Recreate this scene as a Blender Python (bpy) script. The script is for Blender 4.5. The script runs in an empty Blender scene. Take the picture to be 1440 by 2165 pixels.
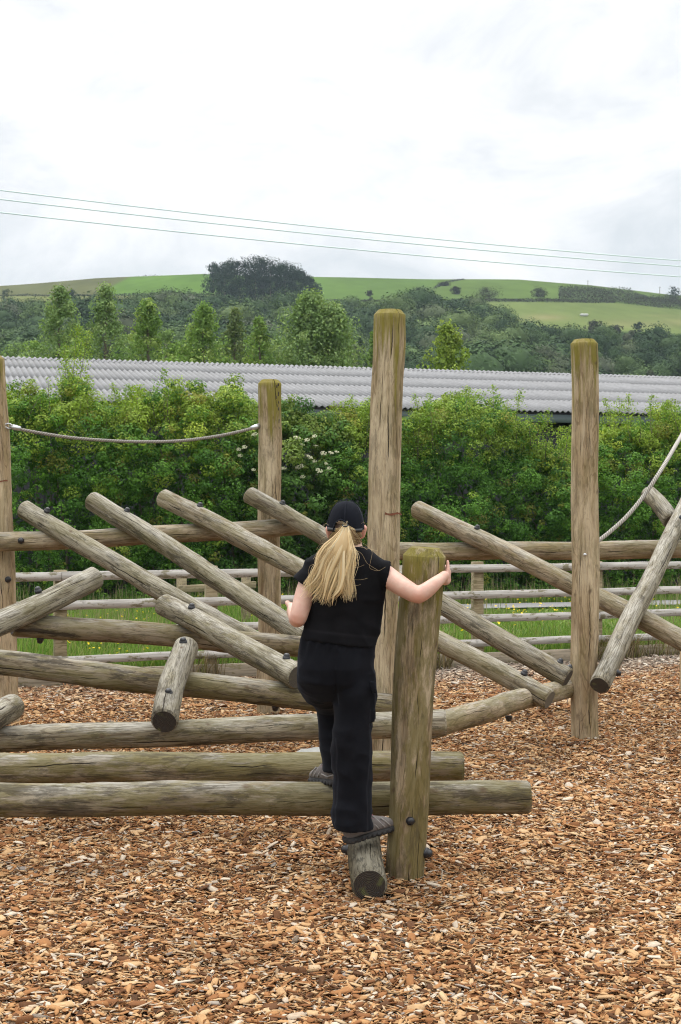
import bpy, bmesh, math, random
import numpy as np
from mathutils import Vector, Matrix, Quaternion

rng = np.random.default_rng(7)
random.seed(7)
scene = bpy.context.scene
COL = scene.collection
R = math.radians

# ------------------------------------------------------------------ camera
FPX, CX, CY, HCAM = 3000.0, 720.0, 1082.5, 1.65     # focal length in photo pixels, centre, camera height
cam_data = bpy.data.cameras.new("camera")
cam = bpy.data.objects.new("camera", cam_data)
COL.objects.link(cam)
cam.location = (0, 0, HCAM)
cam.rotation_euler = (R(90), 0, 0)
cam_data.sensor_fit = 'HORIZONTAL'
cam_data.sensor_width = 15.8
cam_data.lens = 15.8 * FPX / 1440.0
cam_data.clip_start = 0.05
cam_data.clip_end = 6000
cam_data.dof.use_dof = True
cam_data.dof.focus_distance = 6.6
cam_data.dof.aperture_fstop = 8.0
scene.camera = cam

# ------------------------------------------------------------------ world and sun
SUN_EL, SUN_AZ = R(66), R(-28)
world = bpy.data.worlds.new("World")
scene.world = world
world.use_nodes = True
wn, wl = world.node_tree.nodes, world.node_tree.links
wn.clear()
w_out = wn.new('ShaderNodeOutputWorld')
w_bg = wn.new('ShaderNodeBackground')
w_bg.inputs['Strength'].default_value = 0.115
sky = wn.new('ShaderNodeTexSky')
sky.sky_type = 'NISHITA'
sky.sun_disc = False
sky.sun_elevation = SUN_EL
sky.sun_rotation = SUN_AZ
w_tc = wn.new('ShaderNodeTexCoord')
w_map = wn.new('ShaderNodeMapping')
w_map.inputs['Scale'].default_value = (1.0, 1.0, 1.9)
w_no = wn.new('ShaderNodeTexNoise')
w_no.inputs['Scale'].default_value = 6.2
w_no.inputs['Detail'].default_value = 7
w_no.inputs['Roughness'].default_value = 0.58
w_no.inputs['Distortion'].default_value = 0.35
w_sep = wn.new('ShaderNodeSeparateXYZ')
w_el = wn.new('ShaderNodeMapRange')
w_el.inputs['From Min'].default_value = 0.10
w_el.inputs['From Max'].default_value = 0.36
w_el.clamp = True
w_el.inputs['To Min'].default_value = -0.10
w_el.inputs['To Max'].default_value = 0.17
w_add = wn.new('ShaderNodeMath'); w_add.operation = 'ADD'
w_rp = wn.new('ShaderNodeValToRGB')
e = w_rp.color_ramp.elements
e[0].position = 0.36; e[0].color = (0.755, 0.80, 0.835, 1)
e[1].position = 0.62; e[1].color = (1.10, 1.10, 1.10, 1)
m_ = e.new(0.47); m_.color = (0.885, 0.91, 0.935, 1)
w_mul = wn.new('ShaderNodeVectorMath'); w_mul.operation = 'SCALE'
w_mul.inputs['Scale'].default_value = 8.9
w_mix = wn.new('ShaderNodeMixRGB')
w_mix.inputs['Fac'].default_value = 0.95
wl.new(w_tc.outputs['Generated'], w_map.inputs['Vector'])
wl.new(w_map.outputs['Vector'], w_no.inputs['Vector'])
wl.new(w_tc.outputs['Generated'], w_sep.inputs['Vector'])
wl.new(w_sep.outputs['Z'], w_el.inputs['Value'])
wl.new(w_no.outputs['Fac'], w_add.inputs[0])
wl.new(w_el.outputs['Result'], w_add.inputs[1])
wl.new(w_add.outputs[0], w_rp.inputs['Fac'])
w_zen = wn.new('ShaderNodeMapRange')              # an overcast sky is brightest overhead
w_zen.inputs['From Min'].default_value = 0.34
w_zen.inputs['From Max'].default_value = 1.0
w_zen.inputs['To Min'].default_value = 8.9
w_zen.inputs['To Max'].default_value = 27.0
wl.new(w_sep.outputs['Z'], w_zen.inputs['Value'])
wl.new(w_zen.outputs['Result'], w_mul.inputs['Scale'])
wl.new(w_rp.outputs['Color'], w_mul.inputs[0])
wl.new(sky.outputs['Color'], w_mix.inputs['Color1'])
wl.new(w_mul.outputs['Vector'], w_mix.inputs['Color2'])
wl.new(w_mix.outputs['Color'], w_bg.inputs['Color'])
wl.new(w_bg.outputs['Background'], w_out.inputs['Surface'])

sun_data = bpy.data.lights.new("sun", 'SUN')
sun_data.energy = 1.5
sun_data.angle = R(22)
sun_data.color = (1.0, 0.97, 0.92)
sun = bpy.data.objects.new("sun", sun_data)
COL.objects.link(sun)
sun.rotation_euler = (R(90) - SUN_EL, 0, R(180) - SUN_AZ)
sd = Vector((math.sin(SUN_AZ) * math.cos(SUN_EL), math.cos(SUN_AZ) * math.cos(SUN_EL), math.sin(SUN_EL)))
sun.rotation_euler = (-sd).to_track_quat('-Z', 'Y').to_euler()
sun.location = sd * 50

scene.view_settings.view_transform = 'Standard'
scene.view_settings.look = 'None'
scene.view_settings.exposure = 0.05
scene.view_settings.gamma = 1.0
scene.view_settings.use_curve_mapping = False
try:
    scene.cycles.filter_width = 1.05
    scene.cycles.max_bounces = 6
    scene.cycles.diffuse_bounces = 2
    scene.cycles.transparent_max_bounces = 4
except Exception:
    pass

# ------------------------------------------------------------------ helpers
def W(px, py, d):
    """point of the place that is seen at photo pixel (px, py), d metres ahead"""
    return Vector(((px - CX) / FPX * d, d, HCAM - (py - CY) / FPX * d))

def along(A, B, px=None, py=None):
    """point on the line A-B that is seen at column px (or row py)"""
    A, B = Vector(A), Vector(B)
    D = B - A
    if px is not None:
        u = (px - CX) / FPX
        t = (u * A.y - A.x) / (D.x - u * D.y)
    else:
        v = -(py - CY) / FPX
        t = (v * A.y - (A.z - HCAM)) / (D.z - v * D.y)
    return A + D * t

WM = {}
def place(o, M, parent=None):
    WM[o.name] = M.copy()
    if parent is not None:
        o.parent = parent
        o.matrix_basis = WM[parent.name].inverted() @ M
    else:
        o.matrix_basis = M

def tag(o, label=None, category=None, group=None, kind=None):
    if label: o['label'] = label
    if category: o['category'] = category
    if group: o['group'] = group
    if kind: o['kind'] = kind
    return o

def empty(name, loc, label, category, group=None):
    o = bpy.data.objects.new(name, None)
    o.empty_display_size = 0.1
    COL.objects.link(o)
    place(o, Matrix.Translation(Vector(loc)))
    return tag(o, label, category, group)

def link(name, mesh, parent=None, M=None):
    o = bpy.data.objects.new(name, mesh)
    COL.objects.link(o)
    place(o, M if M is not None else (WM[parent.name] if parent is not None else Matrix.Identity(4)), parent)
    return o

def np_mesh(name, verts, faces, mats=(), smooth=False, midx=None):
    """faces: int array (n,3) or (n,4), or list of arrays"""
    me = bpy.data.meshes.new(name)
    verts = np.asarray(verts, dtype=np.float32).reshape(-1, 3)
    fl = faces if isinstance(faces, list) else [faces]
    fl = [np.asarray(f, dtype=np.int32) for f in fl if len(f)]
    me.vertices.add(len(verts))
    me.vertices.foreach_set('co', verts.ravel())
    loops = np.concatenate([f.ravel() for f in fl])
    tot = np.concatenate([np.full(len(f), f.shape[1], dtype=np.int32) for f in fl])
    start = np.concatenate([[0], np.cumsum(tot)[:-1]]).astype(np.int32)
    me.loops.add(len(loops))
    me.loops.foreach_set('vertex_index', loops)
    me.polygons.add(len(tot))
    me.polygons.foreach_set('loop_start', start)
    me.polygons.foreach_set('loop_total', tot)
    if midx is not None:
        me.polygons.foreach_set('material_index', np.asarray(midx, dtype=np.int32))
    if smooth is not False:
        sm = np.full(len(tot), True) if smooth is True else np.asarray(smooth)
        me.polygons.foreach_set('use_smooth', sm)
    for m in mats:
        me.materials.append(m)
    me.update(calc_edges=True)
    return me

def fattr(me, name, data, domain='POINT'):
    a = me.attributes.new(name, 'FLOAT', domain)
    a.data.foreach_set('value', np.asarray(data, dtype=np.float32).ravel())

def cattr(me, name, data, domain='POINT'):
    a = me.attributes.new(name, 'FLOAT_COLOR', domain)
    data = np.asarray(data, dtype=np.float32)
    if data.shape[1] == 3:
        data = np.concatenate([data, np.ones((len(data), 1), dtype=np.float32)], axis=1)
    a.data.foreach_set('color', data.ravel())

def _hash(ix, iy, iz, seed):
    h = (ix.astype(np.int64) * 374761393 + iy.astype(np.int64) * 668265263 + iz.astype(np.int64) * 2147483647 + seed * 974711) & 0xffffffff
    h = ((h ^ (h >> 13)) * 1274126177) & 0xffffffff
    return ((h ^ (h >> 16)) & 0xffff) / 65535.0

def vnoise(p, seed=0):
    p = np.asarray(p, dtype=np.float64).reshape(-1, 3)
    i = np.floor(p); f = p - i
    f = f * f * (3 - 2 * f)
    i = i.astype(np.int64)
    out = 0
    for dx in (0, 1):
        for dy in (0, 1):
            for dz in (0, 1):
                w = (f[:, 0] if dx else 1 - f[:, 0]) * (f[:, 1] if dy else 1 - f[:, 1]) * (f[:, 2] if dz else 1 - f[:, 2])
                out = out + w * _hash(i[:, 0] + dx, i[:, 1] + dy, i[:, 2] + dz, seed)
    return out * 2 - 1

def ground_h(x, y):
    x = np.asarray(x, dtype=float); y = np.asarray(y, dtype=float)
    p = np.stack([x * 1.1, y * 1.1, np.zeros_like(x)], -1).reshape(-1, 3)
    q = np.stack([x * 4.0, y * 4.0, np.zeros_like(x) + 5], -1).reshape(-1, 3)
    return (0.022 * vnoise(p, 3) + 0.010 * vnoise(q, 4)).reshape(x.shape)

# ------------------------------------------------------------------ materials
def mat(name):
    m = bpy.data.materials.new(name)
    m.use_nodes = True
    nt = m.node_tree
    b = nt.nodes.get('Principled BSDF')
    return m, nt, b

class NT:
    def __init__(s, nt): s.nt = nt
    def n(s, t, **kw):
        o = s.nt.nodes.new(t)
        for k, v in kw.items(): setattr(o, k, v)
        return o
    def l(s, a, b): s.nt.links.new(a, b)
    def val(s, sock, v):
        if hasattr(v, 'is_output') or isinstance(v, bpy.types.NodeSocket): s.l(v, sock)
        else: sock.default_value = v
    def math(s, op, a, b=None, c=None, clamp=False):
        o = s.n('ShaderNodeMath', operation=op); o.use_clamp = clamp
        s.val(o.inputs[0], a)
        if b is not None: s.val(o.inputs[1], b)
        if c is not None: s.val(o.inputs[2], c)
        return o.outputs[0]
    def mix(s, f, a, b, mode='MIX'):
        o = s.n('ShaderNodeMixRGB', blend_type=mode)
        s.val(o.inputs['Fac'], f)
        for k, v in (('Color1', a), ('Color2', b)):
            if isinstance(v, tuple): v = v if len(v) == 4 else (*v, 1)
            s.val(o.inputs[k], v)
        return o.outputs['Color']
    def noise(s, vec, scale, detail=4, rough=0.55, dist=0.0):
        o = s.n('ShaderNodeTexNoise')
        if vec is not None: s.l(vec, o.inputs['Vector'])
        o.inputs['Scale'].default_value = scale
        o.inputs['Detail'].default_value = detail
        o.inputs['Roughness'].default_value = rough
        o.inputs['Distortion'].default_value = dist
        return o.outputs['Fac']
    def rng(s, v, a, b, c=0.0, d=1.0, smooth=True):
        o = s.n('ShaderNodeMapRange')
        if smooth: o.interpolation_type = 'SMOOTHSTEP'
        s.val(o.inputs['Value'], v)
        o.inputs['From Min'].default_value = a; o.inputs['From Max'].default_value = b
        o.inputs['To Min'].default_value = c; o.inputs['To Max'].default_value = d
        return o.outputs['Result']
    def mapv(s, vec, scale=(1, 1, 1), loc=(0, 0, 0)):
        o = s.n('ShaderNodeMapping')
        s.l(vec, o.inputs['Vector'])
        o.inputs['Scale'].default_value = scale
        o.inputs['Location'].default_value = loc
        return o.outputs['Vector']
    def oattr(s, name):
        o = s.n('ShaderNodeAttribute', attribute_type='OBJECT', attribute_name=name)
        return o.outputs['Fac']
    def gattr(s, name):
        return s.n('ShaderNodeAttribute', attribute_type='GEOMETRY', attribute_name=name)
    def bump(s, h, strength=0.3, dist=0.01):
        o = s.n('ShaderNodeBump')
        o.inputs['Strength'].default_value = strength
        o.inputs['Distance'].default_value = dist
        s.l(h, o.inputs['Height'])
        return o.outputs['Normal']

def simple_mat(name, col, rough=0.6, metal=0.0, nscale=0, namp=0.25, bump=0.0):
    m, nt, b = mat(name)
    b.inputs['Roughness'].default_value = rough
    b.inputs['Metallic'].default_value = metal
    N = NT(nt)
    if nscale:
        tc = N.n('ShaderNodeTexCoord')
        f = N.noise(tc.outputs['Object'], nscale, 5)
        c = N.mix(f, tuple(x * (1 - namp) for x in col), tuple(min(1, x * (1 + namp)) for x in col))
        N.l(c, b.inputs['Base Color'])
        if bump: N.l(N.bump(f, bump, 0.004), b.inputs['Normal'])
    else:
        b.inputs['Base Color'].default_value = (*col, 1)
    return m

def wood_material(name, end=False):
    m, nt, b = mat(name)
    N = NT(nt)
    tc = N.n('ShaderNodeTexCoord').outputs['Object']
    seed = N.oattr('seed')
    comb = N.n('ShaderNodeCombineXYZ')
    N.l(N.math('MULTIPLY', seed, 3.7), comb.inputs['X'])
    N.l(N.math('MULTIPLY', seed, 11.3), comb.inputs['Z'])
    va = N.n('ShaderNodeVectorMath', operation='ADD')
    N.l(tc, va.inputs[0]); N.l(comb.outputs[0], va.inputs[1])
    v = va.outputs[0]
    if end:
        sep = N.n('ShaderNodeSeparateXYZ'); N.l(tc, sep.inputs[0])
        rr = N.math('SQRT', N.math('ADD', N.math('MULTIPLY', sep.outputs['X'], sep.outputs['X']), N.math('MULTIPLY', sep.outputs['Y'], sep.outputs['Y'])))
        ns = N.noise(v, 18, 5)
        ring = N.math('SINE', N.math('ADD', N.math('MULTIPLY', rr, 900.0), N.math('MULTIPLY', ns, 14.0)))
        c = N.mix(N.rng(ring, -1, 1), (0.020, 0.015, 0.011), (0.040, 0.030, 0.021))
        c = N.mix(N.rng(N.noise(v, 14, 4), 0.56, 0.68, 0, 0.85), c, (0.085, 0.088, 0.03))
        c = N.mix(N.oattr('endlight'), c, (0.17, 0.145, 0.105))
        N.l(c, b.inputs['Base Color'])
        b.inputs['Roughness'].default_value = 0.9
        N.l(N.bump(N.math('ADD', ring, N.noise(v, 90, 5)), 0.35, 0.003), b.inputs['Normal'])
        return m
    # long grain
    fine = N.noise(N.mapv(v, (130, 130, 9)), 1.0, 8, 0.7)
    mid = N.noise(N.mapv(v, (34, 34, 2.2)), 1.0, 5, 0.6)
    low = N.noise(N.mapv(v, (9, 9, 1.7)), 1.0, 3, 0.5)
    cat = N.noise(N.mapv(v, (9, 9, 1.7)), 1.0, 3, 0.5, 0.5)
    lines = N.math('SINE', N.math('MULTIPLY', N.math('ADD', cat, N.math('MULTIPLY', mid, 0.02)), 62.0))
    lines = N.rng(lines, 0.45, 0.92)
    grey = N.oattr('grey')
    light = N.mix(grey, (0.56, 0.425, 0.265), (0.385, 0.350, 0.262))
    brown = N.mix(grey, (0.40, 0.285, 0.160), (0.195, 0.168, 0.112))
    c = N.mix(N.rng(low, 0.36, 0.64), light, brown)
    c = N.mix(N.rng(mid, 0.45, 0.68, 0, 0.65), c, brown)
    c = N.mix(N.math('MULTIPLY', N.math('MULTIPLY', lines, N.rng(low, 0.40, 0.58, 0.25, 1.0)), N.math('MULTIPLY_ADD', grey, 0.38, 0.34)), c, N.mix(grey, (0.15, 0.085, 0.04), (0.085, 0.066, 0.045)))
    c = N.mix(N.math('MULTIPLY', N.rng(fine, 0.50, 0.66, 0, 0.75), N.math('MULTIPLY_ADD', grey, 0.75, 0.25)), c, (0.055, 0.043, 0.028))
    silk = N.noise(N.mapv(v, (48, 48, 1.5)), 1.0, 7, 0.74)
    c = N.mix(N.math('MULTIPLY', N.rng(silk, 0.55, 0.61, 0, 0.72), N.math('MULTIPLY_ADD', grey, 0.6, 0.4)), c, N.mix(grey, (0.125, 0.075, 0.038), (0.070, 0.058, 0.042)))
    c = N.mix(N.rng(silk, 0.45, 0.38, 0, 0.5), c, N.mix(grey, (0.44, 0.345, 0.225), (0.42, 0.385, 0.31)))
    mot = N.noise(N.mapv(v, (17, 17, 5), (2, 9, 5)), 1.0, 9, 0.75)
    c = N.mix(N.math('MULTIPLY', N.rng(mot, 0.545, 0.585), N.math('MULTIPLY', grey, 0.75)), c, (0.060, 0.054, 0.042))
    tone = N.oattr('tone')
    tcol = N.n('ShaderNodeCombineXYZ')
    for ax in 'XYZ': N.l(tone, tcol.inputs[ax])
    c = N.mix(1.0, c, tcol.outputs[0], 'MULTIPLY')
    # sun-bleached upper faces, contrast deepened to paint top light into the colour
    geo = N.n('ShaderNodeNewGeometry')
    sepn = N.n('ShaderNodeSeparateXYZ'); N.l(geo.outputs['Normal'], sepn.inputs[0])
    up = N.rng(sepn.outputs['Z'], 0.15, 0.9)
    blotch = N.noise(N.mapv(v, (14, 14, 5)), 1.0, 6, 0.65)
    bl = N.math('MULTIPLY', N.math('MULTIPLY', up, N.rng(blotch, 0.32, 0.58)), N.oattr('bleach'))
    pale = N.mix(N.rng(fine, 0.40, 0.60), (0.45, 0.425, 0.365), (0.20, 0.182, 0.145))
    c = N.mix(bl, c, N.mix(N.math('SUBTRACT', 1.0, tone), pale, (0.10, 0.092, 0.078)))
    # algae, heaviest near the top of posts and on damp sides
    sepo = N.n('ShaderNodeSeparateXYZ'); N.l(tc, sepo.inputs[0])
    fromtop = N.math('SUBTRACT', N.oattr('ztop'), sepo.outputs['Z'])
    streak = N.noise(N.mapv(v, (26, 26, 1.0)), 1.0, 4, 0.6)
    topm = N.math('MAXIMUM', N.rng(N.math('ADD', fromtop, N.math('MULTIPLY', N.math('SUBTRACT', streak, 0.5), 2.2)), 0.05, 0.40, 1.0, 0.0), N.rng(fromtop, 0.03, 0.10, 1.0, 0.0))
    topm = N.math('MULTIPLY', topm, N.oattr('topmoss'))
    al = N.noise(N.mapv(v, (10, 10, 2.8)), 1.0, 9, 0.72)
    alg = N.math('MULTIPLY', N.rng(N.math('ADD', al, N.math('MULTIPLY', N.math('SUBTRACT', N.oattr('moss'), 0.4), 0.16)), 0.47, 0.57), N.oattr('moss'))
    amask = N.math('MINIMUM', N.math('ADD', N.math('MULTIPLY', topm, 0.85), N.math('MULTIPLY', alg, 0.85)), 0.92)
    c = N.mix(amask, c, N.mix(topm, N.mix(fine, (0.165, 0.140, 0.036), (0.072, 0.060, 0.017)), N.mix(fine, (0.25, 0.215, 0.035), (0.13, 0.11, 0.02))))
    # dark damp stains
    st = N.noise(N.mapv(v, (11, 11, 2.6), (4, 7, 1)), 1.0, 8, 0.72)
    c = N.mix(N.math('MULTIPLY', N.rng(st, 0.52, 0.61), N.math('MULTIPLY', N.oattr('stain'), 0.85)), c, (0.040, 0.032, 0.024))
    # knots
    kn = N.gattr('knot').outputs['Fac']
    c = N.mix(N.math('MULTIPLY', N.rng(kn, 0.25, 0.9), 0.8), c, (0.10, 0.066, 0.042))
    # drying cracks running along the log
    crack = None
    for k in (1, 2, 3):
        ang = N.oattr('crack%d' % k)
        ca, sa = N.math('COSINE', ang), N.math('SINE', ang)
        yy = N.math('SUBTRACT', N.math('MULTIPLY', sepo.outputs['Y'], ca), N.math('MULTIPLY', sepo.outputs['X'], sa))
        xx = N.math('ADD', N.math('MULTIPLY', sepo.outputs['X'], ca), N.math('MULTIPLY', sepo.outputs['Y'], sa))
        cz = N.n('ShaderNodeCombineXYZ')
        N.l(N.math('ADD', sepo.outputs['Z'], N.math('MULTIPLY', seed, 5.1 + k)), cz.inputs['Z'])
        wob = N.noise(cz.outputs[0], 2.6, 5, 0.5)
        dist = N.math('ABSOLUTE', N.math('ADD', yy, N.math('MULTIPLY', N.math('SUBTRACT', wob, 0.5), 0.075)))
        cz2 = N.n('ShaderNodeCombineXYZ')
        N.l(N.math('ADD', sepo.outputs['Z'], N.math('MULTIPLY', seed, 9.7 + k * 3)), cz2.inputs['Z'])
        ln = N.rng(N.noise(cz2.outputs[0], 1.5 + 0.5 * k, 2, 0.5), 0.47, 0.62)
        wd = N.math('MULTIPLY', ln, 0.0034 if k == 1 else 0.0015)
        mk = N.math('MULTIPLY', N.rng(N.math('SUBTRACT', dist, wd), -0.0010, 0.0006, 1, 0), N.math('GREATER_THAN', xx, 0.0))
        mk = N.math('MULTIPLY', mk, N.rng(ln, 0.05, 0.3))
        crack = mk if crack is None else N.math('MAXIMUM', crack, mk)
    c = N.mix(N.math('MULTIPLY', crack, 0.93), c, (0.022, 0.016, 0.011))
    N.l(c, b.inputs['Base Color'])
    b.inputs['Roughness'].default_value = 0.86
    b.inputs['Specular IOR Level'].default_value = 0.10
    h = N.math('ADD', N.math('MULTIPLY', fine, 0.6), N.math('MULTIPLY', mid, 0.5))
    h = N.math('SUBTRACT', h, N.math('MULTIPLY', crack, 2.2))
    h = N.math('SUBTRACT', h, N.math('MULTIPLY', lines, 0.16))
    N.l(N.bump(h, 0.8, 0.007), b.inputs['Normal'])
    return m

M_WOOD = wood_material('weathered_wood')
M_END = wood_material('log_end_grain', end=True)
M_BLACK = simple_mat('black_nylon_cap', (0.012, 0.012, 0.014), 0.38)
M_STEEL = simple_mat('galvanised_steel', (0.55, 0.56, 0.57), 0.35, 0.9)
M_RUST = simple_mat('rust_stain', (0.16, 0.055, 0.028), 0.9, 0, 60, 0.5)

def leaf_material(name, trans=0.3, rough=0.6, spec=0.16):
    m, nt, b = mat(name)
    N = NT(nt)
    at = N.gattr('tint')
    N.l(at.outputs['Color'], b.inputs['Base Color'])
    b.inputs['Roughness'].default_value = rough
    b.inputs['Specular IOR Level'].default_value = spec
    tr = N.n('ShaderNodeBsdfTranslucent')
    N.l(N.mix(1.0, at.outputs['Color'], (1.25, 1.3, 0.7), 'MULTIPLY'), tr.inputs['Color'])
    mx = N.n('ShaderNodeMixShader')
    mx.inputs[0].default_value = trans
    N.l(b.outputs[0], mx.inputs[1]); N.l(tr.outputs[0], mx.inputs[2])
    N.l(mx.outputs[0], nt.nodes['Material Output'].inputs['Surface'])
    return m
M_LEAF = leaf_material('leaf', 0.24)
M_FAR = leaf_material('far_leaf', 0.28, 0.8, 0.06)
M_BARK = simple_mat('bark', (0.12, 0.095, 0.07), 0.9, 0, 30, 0.4, 0.4)

# ------------------------------------------------------------------ mesh builders
def tube(pts, rads, sides=10, cap=True):
    """verts, quads, tris of a tube through pts"""
    pts = [Vector(p) for p in pts]
    n = len(pts)
    V, Q, T = [], [], []
    t0 = (pts[1] - pts[0]).normalized()
    ref = Vector((0, 0, 1)) if abs(t0.z) < 0.9 else Vector((1, 0, 0))
    nrm = (ref - t0 * ref.dot(t0)).normalized()
    for i in range(n):
        t = (pts[min(i + 1, n - 1)] - pts[max(i - 1, 0)]).normalized()
        nrm = (nrm - t * nrm.dot(t)).normalized()
        bn = t.cross(nrm)
        r = rads[i] if hasattr(rads, '__len__') else rads
        for k in range(sides):
            a = 2 * math.pi * k / sides
            V.append(pts[i] + (nrm * math.cos(a) + bn * math.sin(a)) * r)
    for i in range(n - 1):
        for k in range(sides):
            a, b_ = i * sides + k, i * sides + (k + 1) % sides
            Q.append((a, b_, b_ + sides, a + sides))
    if cap:
        for i, flip in ((0, True), (n - 1, False)):
            c = len(V); V.append(pts[i])
            for k in range(sides):
                a, b_ = i * sides + k, i * sides + (k + 1) % sides
                T.append((b_, a, c) if flip else (a, b_, c))
    return V, Q, T

class MB:
    """collects shapes into one mesh"""
    def __init__(s): s.V, s.Q, s.T, s.qm, s.tm = [], [], [], [], []
    def add(s, V, Q=(), T=(), m=0):
        o = len(s.V)
        s.V.extend([tuple(v) for v in V])
        s.Q.extend([tuple(i + o for i in q) for q in Q]); s.qm.extend([m] * len(Q))
        s.T.extend([tuple(i + o for i in t) for t in T]); s.tm.extend([m] * len(T))
    def tube(s, pts, rads, sides=10, m=0, cap=True): s.add(*tube(pts, rads, sides, cap), m=m)
    def box(s, c, h, rot=None, m=0, bev=0.0):
        c = Vector(c); hx, hy, hz = h
        V = []
        if bev <= 0:
            for x in (-1, 1):
                for y in (-1, 1):
                    for z in (-1, 1): V.append(Vector((x * hx, y * hy, z * hz)))
            Q = [(0, 1, 3, 2), (4, 6, 7, 5), (0, 4, 5, 1), (2, 3, 7, 6), (0, 2, 6, 4), (1, 5, 7, 3)]
            T = []
        else:
            bm = bmesh.new()
            bmesh.ops.create_cube(bm, size=1.0)
            for v in bm.verts: v.co = Vector((v.co.x * 2 * hx, v.co.y * 2 * hy, v.co.z * 2 * hz))
            bmesh.ops.bevel(bm, geom=bm.edges[:], offset=bev, segments=1, affect='EDGES')
            bm.verts.index_update()
            V = [v.co.copy() for v in bm.verts]
            Q = [tuple(v.index for v in f.verts) for f in bm.faces if len(f.verts) == 4]
            T = [tuple(v.index for v in f.verts) for f in bm.faces if len(f.verts) == 3]
            bm.free()
        if rot is not None: V = [rot @ v for v in V]
        s.add([v + c for v in V], Q, T, m)
    def lathe(s, prof, M=None, sides=16, m=0):
        V, Q, T = [], [], []
        for (r, z) in prof:
            for k in range(sides):
                a = 2 * math.pi * k / sides
                V.append(Vector((max(r, 1e-5) * math.cos(a), max(r, 1e-5) * math.sin(a), z)))
        for i in range(len(prof) - 1):
            for k in range(sides):
                a, b_ = i * sides + k, i * sides + (k + 1) % sides
                Q.append((a, b_, b_ + sides, a + sides))
        if M is not None: V = [M @ v for v in V]
        s.add(V, Q, T, m)
    def mesh(s, name, mats=(), smooth=False):
        Q = np.array(s.Q, dtype=np.int32).reshape(-1, 4); T = np.array(s.T, dtype=np.int32).reshape(-1, 3)
        return np_mesh(name, np.array(s.V), [Q, T], mats, smooth, s.qm + s.tm)

def frame(p0, p1, face=Vector((0, -1, 0))):
    """matrix with local z along p0->p1 and local x towards the viewer's side"""
    z = (Vector(p1) - Vector(p0)).normalized()
    x = face - z * face.dot(z)
    if x.length < 0.15:
        x = Vector((0, 0, 1)) - z * z.z
    x.normalize()
    y = z.cross(x)
    M = Matrix((x, y, z)).transposed().to_4x4()
    M.translation = Vector(p0)
    return M

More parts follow.
